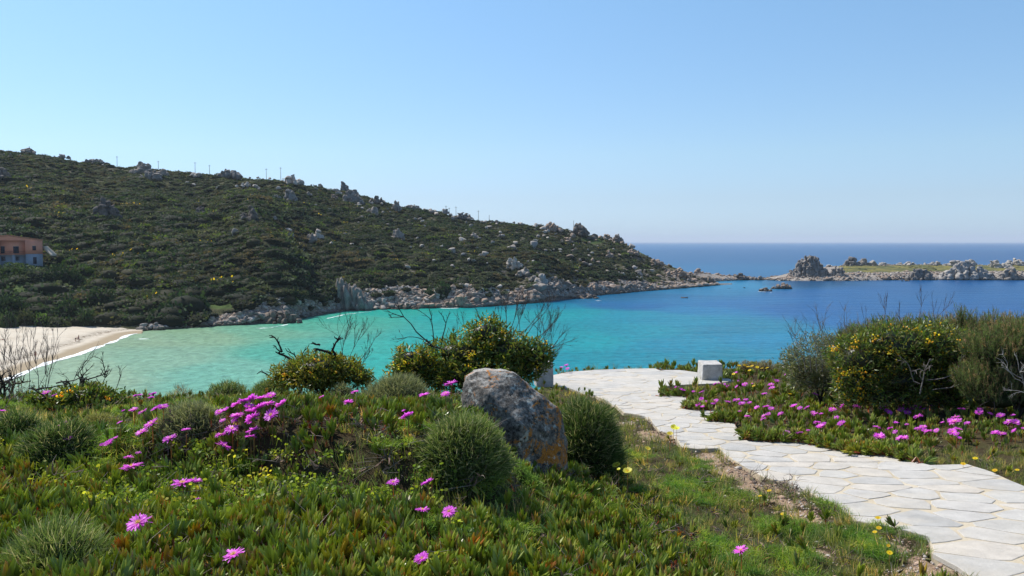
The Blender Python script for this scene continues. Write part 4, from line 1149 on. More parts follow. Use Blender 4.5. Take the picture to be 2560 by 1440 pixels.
# larger bushes one can tell apart on the lower left
def big_bush(px, py, w, h, cols, label, seed, near=0.0):
    P, v_, u_ = hill_hit(px, py)
    W = w / FPX * P.y * .5; H = h / FPX * P.y
    g = bush_template(seed, int(900 * max(1, W / 3.0)), cols, 1.0, .13 if W > 3 else .17)
    o = thing('round_bush', label, 'bush', (P.x, P.y, P.z - .3), 0, None)
    obj('foliage', g.mesh('bush_foliage', M_SCRUB), o, (0, 0, H * .05), None, (W, W * .8, H * .95))['kind'] = 'stuff'
    V, F, C = prisms(np.zeros((5, 3)), rand_dirs(5, .5, .9), H * .6, H * .08, (1, .6, .3), None, 5, (.09, .07, .05))
    obj('stem', mesh_np('bush_stem', V, F, C, M_SCRUB), o)
LG = [(.075, .115, .03), (.06, .095, .026)]
for a_ in [(208, 684, 60, 26, LG, 'bright green rounded bush just right of the steep stair', 801), (178, 664, 44, 26, LG, 'light green bush behind the corner of the pink house', 802), (140, 628, 46, 22, LG, 'pale green dome-shaped bush above the stair', 803),
           (150, 716, 84, 56, GRN, 'large dark bush below the right end of the pink house', 804), (188, 716, 40, 44, GRN, 'dark tall bush right of the large dark bush', 805), (40, 690, 120, 36, GRN, 'long dark hedge-like bush under the pink house', 806),
           (92, 698, 70, 32, GRY, 'greyish bush between the hedge and the large dark bush', 807), (172, 800, 70, 60, GRN, 'tall dark round bush at the back of the beach', 808), (104, 818, 48, 40, LG, 'yellow-green round bush close to the sand', 809),
           (140, 824, 70, 36, OLV, 'olive bush right of the yellow-green bush at the beach', 810), (18, 830, 56, 60, GRN, 'very dark bush above the left end of the beach', 811), (215, 812, 50, 50, GRN, 'dark bush above the first boulders of the shore', 812),
           (60, 806, 60, 40, OLV, 'wide dark bush in the hollow behind the beach', 813), (862, 700, 26, 12, [(.30, .22, .02), (.12, .10, .02)], 'small yellow-flowered bush on top of the ribbed buttress', 814), (1105, 738, 46, 34, GRN, 'dark rounded bush above the pink boulder stack', 815),
           (1075, 742, 30, 24, GRN, 'smaller dark bush left of the bush above the boulder stack', 816), (250, 760, 80, 44, GRN, 'dark sloping bush right of the brown earth bank', 817), (20, 776, 90, 44, GRN, 'dark bush under the green meadow at the left edge', 818)]:
    big_bush(*a_)
# brown earth bank below the meadow
P, v_, u_ = hill_hit(110, 756)
W = 34 / FPX * P.y; V, F = rock_geo(77, 4, 8, .6, .95, (1, .5, .4), .08)
tag(obj('earth_bank', mesh_np('earth_bank_mesh', V, F, None, plain_mat('brown_earth', (.15, .085, .05), .95, .1, 1.5, .3, 3, .6, .3)), None, (P.x, P.y, P.z + .4), (0, 0, .1), (W * 1.1, W, W * 1.0)), 'bare brown earth bank under the green meadow', 'bank')

# ================================================================== pink house
P, _, _ = hill_hit(60, 668)
HY = P.y - 2.0
def hx(px): return (px - 1280) / FPX * HY / CP
def hz(py): return at(1280, py, HY).z
M_PINK = plain_mat('pink_render', (.60, .27, .185), .9, .1, .5, .10)
M_BLUEW = plain_mat('pale_blue_render', (.27, .31, .36), .9, .1, .5, .12)
M_ROOF = plain_mat('terracotta_tiles', (.50, .22, .13), .9, .1, 2, .25)
M_SHUT = plain_mat('dark_shutter', (.03, .035, .05), .6)
M_RAIL = plain_mat('railing_metal', (.05, .05, .05), .6)
M_CONC = plain_mat('pale_concrete', (.42, .38, .32), .9, .1, 1.5, .15)
def box(g, x0, x1, y0, y1, z0, z1, c=(1, 1, 1)):
    V = [(x, y, z) for z in (z0, z1) for y in (y0, y1) for x in (x0, x1)]
    g.add(V, [(0, 2, 3, 1), (4, 5, 7, 6), (0, 1, 5, 4), (2, 6, 7, 3), (0, 4, 6, 2), (1, 3, 7, 5)], c); return g
house = thing('beach_house', 'pink two-storey house with pale blue ground floor at the left edge of the slope', 'house', (hx(50), HY, hz(658)))
def hp(name, m, boxes, parent=house):
    g = Geo()
    for b_ in boxes: box(g, *b_)
    ox, oy, oz = (house.location if parent is house else (0, 0, 0))
    g2 = Geo()
    for V, F, C in zip(g.V, g.F, g.C):
        g2.add(V - np.array([ox, oy, oz]) if parent is house else V, F - F.min(), C)
    return obj(name, g2.mesh(name + '_mesh', m), parent)
z0, zf, ze = hz(662), hz(635), hz(601)
back = HY + 10
xs0, x4, x40, x62, x70, x110 = hx(-90), hx(4), hx(40), hx(66), hx(70), hx(110)
# upper floor: set-back middle with balcony, projecting right wing and left wing
hp('upper_wall', M_PINK, [(xs0, x4, HY, back, zf, ze), (x4 + .01, x62, HY + 1.6, back, zf + .01, ze - .01), (x62 + .01, x110, HY, back, zf, ze)])
hp('lower_wall', M_BLUEW, [(x62 + .05, x110 - .05, HY + .05, back - .1, z0 - 2, zf), (xs0, x4 - .05, HY + .05, back - .1, z0 - 2, zf), (x4 - .04, x62 + .04, HY + 1.7, back - .2, z0 - 2, zf), (hx(33), hx(40), HY + .15, HY + .8, z0 - 2, zf - .1)])
hp('balcony_floor', M_PINK, [(x4 + .02, x62 - .02, HY - .3, HY + 1.58, zf - .25, zf - .02)])
rail = hp('balcony_railing', M_RAIL, [(x4 + .05, x62 - .05, HY - .28, HY - .22, zf + .95, zf + 1.02)] + [(x4 + .1 + k * .35, x4 + .13 + k * .35, HY - .27, HY - .24, zf, zf + .95) for k in range(int((x62 - x4) / .35))])
def gable(name, xa, xb, ya, yb, za, zr, xr, ov=.35):
    g = Geo(); th = .28
    L = [(xa - ov, za - .05), (xr, zr), (xb + ov, za - .05)]
    V = [(x, y, z + d) for y in (ya - ov, yb + ov) for d in (0, th) for x, z in L]
    F = [(0, 1, 7, 6), (1, 2, 8, 7), (3, 9, 10, 4), (4, 10, 11, 5), (0, 3, 4, 1), (1, 4, 5, 2), (6, 7, 10, 9), (7, 8, 11, 10), (0, 6, 9, 3), (2, 5, 11, 8)]
    V = [(x - house.location.x, y - house.location.y, z - house.location.z) for x, y, z in V]
    g.add(V, F, (1, 1, 1)); return obj(name, g.mesh(name + '_mesh', M_ROOF), house)
gable('roof', xs0, x110, HY, back, ze + .05, hz(589), hx(25))
g = Geo(); xr = hx(25); V = [(xs0, HY + .02, ze - .02), (x110, HY + .02, ze - .02), (xr, HY + .02, hz(590)), (xs0, back, ze), (x110, back, ze), (xr, back, hz(590))]
g.add([(x - house.location.x, y - house.location.y, z - house.location.z) for x, y, z in V], [(0, 1, 2), (4, 3, 5)], (1, 1, 1)); obj('gable_wall', g.mesh('gable_mesh', M_PINK), house)
for (a_, b_, c_, d_, dy) in [(5, 15, 616, 633, 1.6), (36, 50, 616, 633, 1.6), (84, 93, 615, 626, 0)]:
    w_ = hp('window' if dy == 0 else 'balcony_door', M_SHUT, [(hx(a_), hx(b_), HY + dy - .05, HY + dy + .03, hz(d_), hz(c_))])
    hp('frame', M_CONC, [(hx(a_) - .08 - house.location.x, hx(b_) + .08 - house.location.x, HY + dy - .03 - house.location.y, HY + dy + .02 - house.location.y, hz(c_) + .0 - house.location.z, hz(c_) + .10 - house.location.z)], w_)
for (a_, b_, c_, d_, dy) in [(6, 16, 641, 652, 1.75), (42, 51, 641, 652, 1.75), (85, 94, 643, 660, .05)]:
    hp('window' if d_ < 655 else 'door', M_SHUT, [(hx(a_), hx(b_), HY + dy - .05, HY + dy + .03, hz(d_), hz(c_))])
hp('side_balcony', M_PINK, [(x110 + .01, hx(118), HY + .5, HY + 3, zf - .2, zf)])
hp('side_railing', M_RAIL, [(hx(118) - .06, hx(118), HY + .5, HY + 3, zf + .9, zf + .98)] + [(hx(118) - .05, hx(118) - .02, HY + .6 + k * .4, HY + .64 + k * .4, zf, zf + .9) for k in range(6)])
house.rotation_euler = (0, 0, R(28.8)); house.scale = (.87, .8, 1.0)
# steep concrete stair beside the house
st = thing('concrete_stair', 'steep pale stair running down beside the pink house', 'stair', tuple(at(124, 628, HY + 3)))
A_, B_ = at(113, 615, HY + 6), at(136, 636, HY + 1.5); n = 12
for k in range(n):
    q = A_.lerp(B_, k / n); g = Geo(); box(g, -.55, .55, -.9, .9, -.9, .0)
    obj('step', g.mesh('step_mesh', M_CONC), st, (q.x - st.location.x, q.y - st.location.y, q.z - st.location.z))
# low dry stone wall on the meadow edge
g = Geo()
for k in range(26):
    px_ = 172 + k * 3.3; P, _, _ = hill_hit(px_, 733 + rnd.uniform(-1, 1)); V, F = rock_geo(1200 + k, 2, 8, .5, .9); s = rnd.uniform(.35, .6); g.add(V * s + np.array([P.x, P.y, P.z + .4]), F, (1, 1, 1))
tag(obj('stone_wall', g.mesh('dry_wall_mesh', M_PALE)), 'low line of pale stones across the slope right of the meadow', 'wall', kind='structure')

# ================================================================== poles on the skyline
M_POLE = plain_mat('weathered_pole', (.10, .085, .07), .9)
POLES = [(74, 367, 378, 'short pole among the rocks at the high left end of the ridge'), (293, 390, 413, 'tall lone pole on the ridge left of the knobbed outcrop'), (396, 402, 417, 'thin pole right behind the knobbed outcrop'), (488, 405, 428, 'tall pole standing left of the rounded cracked crag'), (524, 412, 431, 'pole close beside the rounded cracked crag'),
         (666, 421, 445, 'left of the two tall poles before the pale domed crag'), (702, 418, 443, 'tall pole touching the pale domed crag'), (1115, 514, 532, 'pole left of the long dark skyline block'), (1123, 519, 534, 'thinner pole just beside the pole left of the dark block'), (1140, 516, 536, 'pole on top of the long dark skyline block'), (1196, 526, 546, 'lone pole on the ridge right of the long dark block'), (1223, 538, 549, 'short pole where the ridge starts to fall'), (1434, 552, 566, 'small post on the big dark tor')]
for k, (px, p0, p1, lab) in enumerate(POLES):
    Yr = float(np.interp(px, _uu, _rgY)) - 1.0; A_ = at(px, p0, Yr); B_ = at(px, p1 + 6, Yr); Hh = A_.z - B_.z
    o = thing('utility_pole', lab, 'pole', tuple(B_))
    V, F, C = prisms([(0, 0, 0)], [(0, 0, 1)], Hh, .30, (1, .85, .7), None, 8, (1, 1, 1)); obj('post', mesh_np('pole_post', V, F, C, M_POLE), o)
    g = Geo()
    if Hh > 4.5 and k != 12: box(g, -.8, .8, -.06, .06, Hh - .7, Hh - .55); obj('crossarm', g.mesh('crossarm_mesh', M_POLE), o)
    else: box(g, -.25, .25, -.25, .25, Hh - .05, Hh + .1); obj('cap', g.mesh('pole_cap', M_POLE), o)

# ================================================================== people on the beach
M_SKIN = plain_mat('tanned_skin', (.34, .17, .10), .6, .3)
M_HAIR = plain_mat('dark_hair', (.02, .015, .012), .6)
M_TRUNK = {'red': plain_mat('red_cloth', (.30, .03, .03), .8), 'blue': plain_mat('navy_cloth', (.03, .05, .16), .8), 'black': plain_mat('black_cloth', (.02, .02, .02), .8)}
def person(loc, rz, pose, label, cloth, group=None):
    J = {'pelvis': ((0, 0, .95), .125), 'belly': ((0, 0, 1.10), .12), 'chest': ((0, 0, 1.32), .15), 'neck': ((0, 0, 1.50), .055), 'head': ((0, 0.01, 1.62), .095), 'crown': ((0, 0, 1.70), .07),
         'shl': ((-.18, 0, 1.42), .06), 'ell': ((-.26, .02, 1.14), .042), 'wrl': ((-.27, -.08, .90), .032), 'hal': ((-.27, -.11, .81), .035), 'shr': ((.18, 0, 1.42), .06), 'elr': ((.27, .0, 1.15), .042), 'wrr': ((.29, -.1, .92), .032), 'har': ((.29, -.13, .83), .035),
         'hpl': ((-.10, 0, .90), .09), 'knl': ((-.12, -.03, .50), .062), 'anl': ((-.13, .02, .09), .042), 'tol': ((-.14, -.15, .04), .035), 'hpr': ((.10, 0, .90), .09), 'knr': ((.12, .06, .50), .062), 'anr': ((.13, .14, .09), .042), 'tor': ((.14, -.03, .04), .035)}
    if pose == 'bend':
        up = ['belly', 'chest', 'neck', 'head', 'crown', 'shl', 'ell', 'wrl', 'hal', 'shr', 'elr', 'wrr', 'har']
        c_, s_ = math.cos(R(80)), math.sin(R(80))
        for k in up:
            (x, y, z), r_ = J[k]; z -= .95; J[k] = ((x, y * c_ - z * s_, .95 + y * s_ * 0.3 + z * c_), r_)
        J['wrl'] = ((-.2, -.55, .55), .032); J['hal'] = ((-.2, -.58, .46), .035); J['wrr'] = ((.2, -.5, .55), .032); J['har'] = ((.2, -.53, .46), .035); J['ell'] = ((-.24, -.5, .76), .042); J['elr'] = ((.24, -.46, .76), .042)
    E = [('pelvis', 'belly'), ('belly', 'chest'), ('chest', 'neck'), ('neck', 'head'), ('head', 'crown'), ('chest', 'shl'), ('shl', 'ell'), ('ell', 'wrl'), ('wrl', 'hal'), ('chest', 'shr'), ('shr', 'elr'), ('elr', 'wrr'), ('wrr', 'har'),
         ('pelvis', 'hpl'), ('hpl', 'knl'), ('knl', 'anl'), ('anl', 'tol'), ('pelvis', 'hpr'), ('hpr', 'knr'), ('knr', 'anr'), ('anr', 'tor')]
    K = list(J); me = bpy.data.meshes.new('person_body'); me.from_pydata([J[k][0] for k in K], [(K.index(a_), K.index(b_)) for a_, b_ in E], [])
    me.materials.append(M_SKIN)
    root = thing('person', label, 'person', loc, 0, group)
    rot = (0, 0, rz)
    if pose == 'lie': rot = (R(-90), 0, rz)
    b_ = obj('body', me, root, (0, 0, .14) if pose == 'lie' else (0, 0, 0), rot)
    sk_ = b_.modifiers.new('skin', 'SKIN'); 
    for k, sv in enumerate(me.skin_vertices[0].data): sv.radius = (J[K[k]][1],) * 2; sv.use_root = (k == 0)
    b_.modifiers.new('sub', 'SUBSURF').levels = 1; b_.modifiers['sub'].render_levels = 1
    V, F = ico(3); hc = np.array(J['crown'][0]); k_ = V[:, 2] > -.35
    V2 = V * np.array([.098, .105, .09]) + hc + np.array([0, .02, -.03])
    obj('hair', mesh_np('hair_mesh', V2, F[k_[F].all(1)], None, M_HAIR, True), b_)
    a_ = np.arange(12) / 12 * 6.283; V = []
    for z, r_ in ((.78, .20), (.9, .185), (1.02, .15)): V += [(math.cos(q) * r_, math.sin(q) * r_ * .72, z) for q in a_]
    F = [(r_ * 12 + k, r_ * 12 + (k + 1) % 12, (r_ + 1) * 12 + (k + 1) % 12, (r_ + 1) * 12 + k) for r_ in range(2) for k in range(12)]
    obj('swimwear', mesh_np('swimwear_mesh', V, F, None, M_TRUNK[cloth], True), b_)
    return root
def beach_pt(px, py):
    P = sea_hit(px, py)
    for _ in range(4):
        z = float(beach_z(np.array([P.x]), np.array([P.y]))[0]); a_, c_ = ray(px, py); Y = (z - EYE) / c_; P = Vector((a_ * Y, Y, z))
    return P
person(tuple(beach_pt(89, 895)), .5, 'stand', 'person standing near the water beside someone lying on the sand', 'red')
person(tuple(beach_pt(103, 880)), R(70), 'lie', 'person lying on the sand beside the standing sunbather', 'black')
person(tuple(beach_pt(197, 853)), -.6, 'stand', 'upright one of the two people walking along the seaweed line', 'blue')
person(tuple(beach_pt(189, 854)), R(90), 'bend', 'person bending over beside the upright walker at the seaweed line', 'black')
person(tuple(beach_pt(14, 851)), R(80), 'lie', 'person lying far left on the sand under the dark bushes', 'red')
# raft in the bay
P = sea_hit(1711, 745)
raft = thing('swim_raft', 'small brown raft floating in the dark water off the cape', 'raft', (P.x, P.y, 0))
g = Geo(); box(g, -1.6, 1.6, -.9, .9, .25, .4); obj('deck', g.mesh('raft_deck', plain_mat('wet_wood', (.14, .09, .06), .8)), raft)
for s_ in (-1, 1):
    g = Geo(); box(g, -1.65, 1.65, -.25, .25, -.2, .25); obj('float', g.mesh('raft_float', plain_mat('grey_float', (.10, .10, .10), .6)), raft, (0, s_ * .65, 0))
for s_ in (-1, 1):
    V, F, C = prisms([(0, 0, .4)], [(0, 0, 1)], .5, .08, (1, 1), None, 6, (1, 1, 1)); obj('post', mesh_np('raft_post', V, F, C, M_POLE), raft, (s_ * 1.4, .6, 0))
# ================================================================== plants of the near ground
M_ICE = leaf_mat('ice_plant_leaves', .40, .33, .5, gain=2.35, var= [(0, (.75, .80, .8)), (.3, (1, 1, 1)), (.62, (1.15, 1.1, .9)), (.85, (1.35, 1.2, .9)), (.965, (1.35, 1.05, .75)), (.98, (1.35, .8, .55)), (1, (1.7, .95, .5))], patch=(1.3, [(.35, (.85, .9, .9)), (.65, (1.2, 1.1, .95))]))
M_GRASS = leaf_mat('grass_blades', .4, .55, .3, gain=1.75, var= [(0, (.65, .75, .8)), (.5, (1, 1, 1)), (.75, (1.35, 1.2, 1.0)), (1, (2.6, 1.8, 1.5))], patch=(1.7, [(.35, (.8, .9, .9)), (.65, (1.25, 1.1, 1)),]))
M_LEAF = leaf_mat('shrub_leaves', .38, .42, .4, gain=1.8)
M_SPINE = leaf_mat('cushion_spines', .32, .7, .15, gain=1.9)
M_TWIG = plain_mat('bare_twig', None, .9, .15)
M_DRY = plain_mat('dry_stems', None, .9, .15)
def ice_sprig(seed, nl, L, lean=.45, red=.3, trail=False):
    r = np.random.default_rng(seed); g = Geo()
    P = []; D = []; B = []; Ls = []
    for k in range(nl):
        f = k / nl; a = (k % 2) * 3.1416 + (k // 2) * 1.35 + r.normal() * .25
        tilt = lean * (1.25 - .8 * f) + r.normal() * .10
        d = np.array([math.cos(a) * math.sin(tilt), math.sin(a) * math.sin(tilt), math.cos(tilt)])
        P.append((r.normal() * .003, r.normal() * .003, .004 + f * .035)); D.append(d); l_ = L * r.uniform(.75, 1.15) * (1 - .25 * f); Ls.append(l_)
        B.append((-d[0] * l_ * .25, -d[1] * l_ * .25, l_ * .08))
    n = len(P); c0 = np.array([.088, .115, .018]) * r.uniform(.8, 1.2, (n, 1)); tip = r.random(n) < red
    c1 = np.where(tip[:, None], np.array([.130, .085, .042]), np.array([.118, .145, .034]))
    V, F, C = prisms(P, D, np.array(Ls), L * .215, (.60, 1.0, .98, .70, .10), B, 3, c0, c1, 2.2); g.add(V, F, C)
    V, F, C = prisms([(0, 0, -.05)], [(0.05, 0, 1)], .10, .010, (1, .8), None, 4, (.16, .06, .035)); g.add(V, F, C)
    return g.mesh('ice_plant_sprig', M_ICE, True, 50)
ICE = [ice_sprig(10 + k, 7 + k % 3 * 2, .072 + .008 * (k % 3), .40 + .12 * (k % 3), .15 + .25 * (k % 2)) for k in range(7)]
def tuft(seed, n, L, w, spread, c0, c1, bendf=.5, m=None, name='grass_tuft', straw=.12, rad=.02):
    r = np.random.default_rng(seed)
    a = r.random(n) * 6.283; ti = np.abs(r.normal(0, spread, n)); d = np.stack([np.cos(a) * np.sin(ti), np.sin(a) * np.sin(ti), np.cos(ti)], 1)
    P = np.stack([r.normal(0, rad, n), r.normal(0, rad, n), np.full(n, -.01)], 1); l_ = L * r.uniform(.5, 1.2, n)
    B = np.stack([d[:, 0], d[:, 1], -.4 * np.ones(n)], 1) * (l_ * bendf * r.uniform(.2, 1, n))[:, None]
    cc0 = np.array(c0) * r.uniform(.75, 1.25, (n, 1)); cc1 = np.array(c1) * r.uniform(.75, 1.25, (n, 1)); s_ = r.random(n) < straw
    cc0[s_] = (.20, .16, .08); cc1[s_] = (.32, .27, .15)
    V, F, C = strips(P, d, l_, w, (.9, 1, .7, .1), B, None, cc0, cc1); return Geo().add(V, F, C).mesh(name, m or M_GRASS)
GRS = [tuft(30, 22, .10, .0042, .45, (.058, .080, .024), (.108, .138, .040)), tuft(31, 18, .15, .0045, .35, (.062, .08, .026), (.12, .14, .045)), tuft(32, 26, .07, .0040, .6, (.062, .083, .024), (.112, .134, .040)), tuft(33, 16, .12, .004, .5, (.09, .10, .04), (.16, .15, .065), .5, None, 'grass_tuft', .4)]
FEA = [tuft(40, 170, .055, .0028, .85, (.045, .09, .015), (.11, .19, .030), 1.1, None, 'feather_tuft', 0, .035), tuft(41, 170, .05, .0028, .9, (.045, .085, .015), (.12, .18, .035), 1.2, None, 'feather_tuft', .03, .04)]
def clover(seed):
    r = np.random.default_rng(seed); n = 26; P = np.stack([r.normal(0, .035, n), r.normal(0, .035, n), r.uniform(.01, .06, n)], 1)
    V, F, C = strips(P, rand_dirs(n, .0, .6), r.uniform(.010, .020, n), .013, (.4, 1, .9, .3), None, None, np.array([.115, .16, .022]) * r.uniform(.7, 1.3, (n, 1))); g = Geo().add(V, F, C)
    V, F, C = strips(np.stack([P[:, 0], P[:, 1], P[:, 2] * 0], 1), np.tile([0, 0, 1.0], (n, 1)), P[:, 2], .002, (1, 1), None, None, (.08, .12, .02)); g.add(V, F, C); return g.mesh('clover_patch', M_GRASS)
CLO = [clover(50), clover(51)]
def dry(seed):
    r = np.random.default_rng(seed); n = 14; P = np.stack([r.normal(0, .05, n), r.normal(0, .05, n), r.uniform(.0, .04, n)], 1); d = rand_dirs(n, -.1, .5)
    V, F, C = prisms(P, d, r.uniform(.05, .14, n), .0035, (1, .9, .6, .4), rand_dirs(n) * .04, 3, np.array([.20, .17, .145]) * r.uniform(.5, 1.5, (n, 1))); g = Geo().add(V, F, C)
    V, F, C = strips(P, rand_dirs(n, -.1, .7), r.uniform(.03, .06, n), .010, (.3, 1, .7, .1), rand_dirs(n) * .02, None, np.array([.15, .10, .075]) * r.uniform(.4, 1.6, (n, 1))); g.add(V, F, C); return g.mesh('dry_litter', M_DRY)
DRY = [dry(60), dry(61), dry(62)]

def field(n, ymin=2.6, ymax=24, xr=.95):
    """candidate points, denser near the viewer"""
    y = ymin + (ymax - ymin) * rng.random(n) ** 1.45; x = (rng.random(n) * 2 - 1) * (y * xr + 1.2)
    return x, y
CUSH = [
 (1148, 1180, 236, 150, 'round green spiny cushion pressed against the front of the lichen boulder', 201, 'g'),
 (1455, 1152, 235, 160, 'big dark green spiny bush just behind the right side of the boulder', 202, 'd', 7.0),
 (128, 1176, 200, 140, 'dark spiny cushion low at the left with pink flowers right of it', 203, 'd'),
 (28, 1120, 140, 104, 'dark spiny cushion cut by the left edge of the view', 204, 'd'),
 (240, 1088, 104, 66, 'yellow-brown cushion left of the small flowers', 205, 'y'),
 (470, 1088, 170, 84, 'cushion with straw-coloured tips left of the large flower bank', 206, 's'),
 (350, 1085, 110, 30, 'low dull green cushion between two flower groups', 216, 'g'),
 (560, 1002, 120, 46, 'green cushion on the rim just above the flower bank', 207, 'g'),
 (672, 992, 110, 46, 'small dark green cushion before the dead-branched shrub', 208, 'g'),
 (853, 1004, 70, 46, 'pale little cushion beside a single pink flower on the rim', 209, 's'),
 (985, 1012, 190, 78, 'wide pale green cushion left of the boulder top', 210, 's'),
 (440, 982, 140, 44, 'brown wind-trimmed cushion standing out against the water', 211, 'b'),
 (1868, 935, 56, 34, 'left half of the twin brown cushions right of the stone block', 212, 'b'),
 (1916, 938, 74, 36, 'right and bigger one of the twin brown cushions near the stone block', 213, 'b'),
 (1615, 926, 46, 14, 'tiny dark cushion at the far rim of the paved platform', 214, 'y', 24.0),
 (1822, 948, 34, 24, 'small green cushion touching the squat stone block', 215, 'g')]
TUFT = [(453, 1292, 90, 58, 'left of the middle clump'), (352, 1292, 80, 46, 'near the lone large flower'), (802, 1246, 110, 52, 'under the dark bank, middle'), (720, 1262, 70, 38, 'left of the one under the dark bank'), (318, 1402, 150, 64, 'below the orange flower'),
           (1330, 1236, 62, 44, 'in front of the boulder'), (1296, 1205, 70, 44, 'at the left foot of the boulder'), (1190, 1226, 90, 44, 'below the big cushion'), (1172, 1196, 60, 30, 'touching the big cushion'), (1209, 1436, 70, 76, 'at the lower middle edge'),
           (1256, 1360, 56, 40, 'between the two low flowers and the edge'), (1060, 1350, 70, 44, 'just under a pink flower'), (1400, 1262, 62, 34, 'right of the boulder foot'), (1374, 1440, 70, 50, 'by the lower edge right of the middle'), (885, 1352, 80, 44, 'left of the low flower pair'), (640, 1300, 74, 36, 'right of the lone large flower'), (560, 1440, 90, 60, 'below the lone flower at the lower edge')]
CLEAR = []
for q in CUSH + [t_ + ('', 0) for t_ in TUFT]:
    h = hit(q[0], q[1])
    if h is not None and not (len(q) > 7 and q[7]): w_ = q[2] / FPX * h.y * .5; CLEAR.append((h.x, h.y + w_ * .5, w_ * (.92 if q in CUSH else .95)))
def cleared(x, y):
    c = np.zeros(np.shape(x), bool)
    for a_, b_, w_ in CLEAR: c |= (x - a_) ** 2 + (y - b_) ** 2 < w_ * w_
    return c
def ground_zone(x, y):
    z = ground_z(x, y); px, py = proj(x, y, z)
    onp = in_poly(x, y); dp = poly_dist(x, y); sn = sandy(x, y); e = cliff_edge(x)
    right = x > np.interp(y, [0, 5, 10, 12.6, 15, 20, 24], [3.6, 3.6, 2.3, 2.2, 2.2, 3.5, 3.5])
    nz = fbm(x, y, 1.1, 3, 111)
    gl = sstep(-70, 90, px + 90 * nz - np.interp(py, [960, 1180, 1250, 1440, 1800], [1490, 1400, 1560, 1740, 1900]))
    gr_ = sstep(-30, 40, py + 45 * nz - np.interp(px, [1600, 2100, 2560, 2800], [1200, 1130, 1095, 1090]))
    gr_ = np.maximum(gr_, .55 * sstep(.25, .4, fbm(x, y, 1.6, 3, 112)) * (px > 1700))
    grass = np.where(right, gr_, gl)
    farleft = (~right) & (px < 560 + 60 * nz) & (py < 1110)
    grass = np.where(farleft, .62, grass)
    grass = np.where((~right) & (py < 1010), np.maximum(grass, .5), grass); grass = np.where((~right) & (px < 1500), np.maximum(grass, .75 * sstep(.22, .36, fbm(x, y, .9, 3, 141))), grass); grass = np.minimum(grass, .93)
    return z, px, py, onp, dp, sn, e, right, grass, nz
N0 = 85000
x, y = field(N0); z, px, py, onp, dp, sn, e, right, grass, nz = ground_zone(x, y)
ok = (~onp) & (y < e + .4) & (sn < .55 + .3 * rng.random(N0)) & ~cleared(x, y)
dens = np.clip(6.5 / y, .0, 1) ** .9
kind = rng.random(N0)
def rots(n, t_=.25): return np.stack([rng.normal(0, t_, n), rng.normal(0, t_, n), rng.uniform(0, 6.283, n)], 1)
far_scale = 1 + .05 * np.maximum(y - 6, 0)
# ---- ice plant
hole = sstep(.18, .42, fbm(x, y, .55, 3, 121)) * .35
bankf = (x > -2.3) & (x < -.2) & (y > 4.3) & (y < 5.35)
k = ok & (rng.random(N0) < (1 - grass) * (1 - hole) * dens * (.60 - .12 * bankf)) & ((dp > .05) | right) & ((sn < .25) | right)
n = int(k.sum()); print('ice', n)
lift = rng.uniform(.0, .07, n) + .05 * np.clip(nz[k], 0, 1)
ice = scatter('ice_plant', np.stack([x[k], y[k], z[k] + lift], 1), rots(n, .30), rng.uniform(.60, 1.22, n) * far_scale[k] * np.where(right[k], 1, 1 - .38 * sstep(5.2, 7.5, y[k])), ICE)
tag(ice, 'carpet of fleshy ice plant leaves, green with red tips, over the near slope', 'ice plant', kind='stuff')
# the leaves that spill over the right-hand edge of the paving
xe = []
for a_, b_ in [((1650, 990), (1722, 992)), ((1712, 1024), (1792, 1026)), ((1775, 1052), (1838, 1058)), ((1862, 1098), (1905, 1104)), ((1905, 1104), (2010, 1108)), ((2010, 1108), (2130, 1135)), ((2130, 1135), (2230, 1140)), ((2230, 1142), (2300, 1160))]:
    for _ in range(60):
        q = rnd.random(); h = hit(a_[0] + (b_[0] - a_[0]) * q, a_[1] + (b_[1] - a_[1]) * q, .08)
        if h: xe.append((h.x + rnd.gauss(0, .03), h.y + rnd.gauss(.06, .05), float(path_surface(h.y)) + rnd.uniform(0, .05)))
xe = np.array(xe)
tag(scatter('ice_plant_fringe', xe, rots(len(xe), .7), rng.uniform(.8, 1.3, len(xe)) * 1.15, ICE), 'fringe of ice plant hanging over the stepped edge of the paving', 'ice plant', kind='stuff')
# ---- grass
x, y = field(64000); N0 = len(x); z, px, py, onp, dp, sn, e, right, grass, nz = ground_zone(x, y)
ok = (~onp) & (y < e + .4) & (dp > .02) & ~cleared(x, y); far_scale = 1 + .05 * np.maximum(y - 6, 0); dens = np.clip(7.5 / y, .0, 1)
k = ok & (rng.random(N0) < np.clip(grass * 1.0 + .10, 0, 1) * dens * .75) & (sn < .15 + .9 * rng.random(N0) ** 2)
n = int(k.sum()); print('grass', n)
gi = rng.choice(4, n, p=[.35, .12, .38, .15])
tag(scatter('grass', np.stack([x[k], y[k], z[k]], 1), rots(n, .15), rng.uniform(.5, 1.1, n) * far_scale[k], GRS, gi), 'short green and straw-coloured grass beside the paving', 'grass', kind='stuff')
# ---- feathery ground cover and small yellow-green leaves
x, y = field(9000, 2.8, 9); N0 = len(x); z, px, py, onp, dp, sn, e, right, grass, nz = ground_zone(x, y)
k = (~onp) & (dp > .05) & (~right) & (fbm(x, y, .5, 3, 131) > .05) & (sn < .3) & (rng.random(N0) < .9)
n = int(k.sum())
tag(scatter('feathery_cover', np.stack([x[k], y[k], z[k] + .05], 1), rots(n, .2), rng.uniform(.8, 1.4, n), FEA), 'soft bright green feathery ground cover between the ice plants', 'ground cover', kind='stuff')
k = (~onp) & (dp > .05) & (~right) & (fbm(x, y, .8, 3, 132) > -.02) & (px < 1150) & (rng.random(N0) < .75) & (py > 1130)
n = int(k.sum())
tag(scatter('clover', np.stack([x[k], y[k], z[k] + .045], 1), rots(n, .2), rng.uniform(.9, 1.5, n), CLO), 'tiny yellow-green leaves creeping between the ice plants', 'ground cover', kind='stuff')
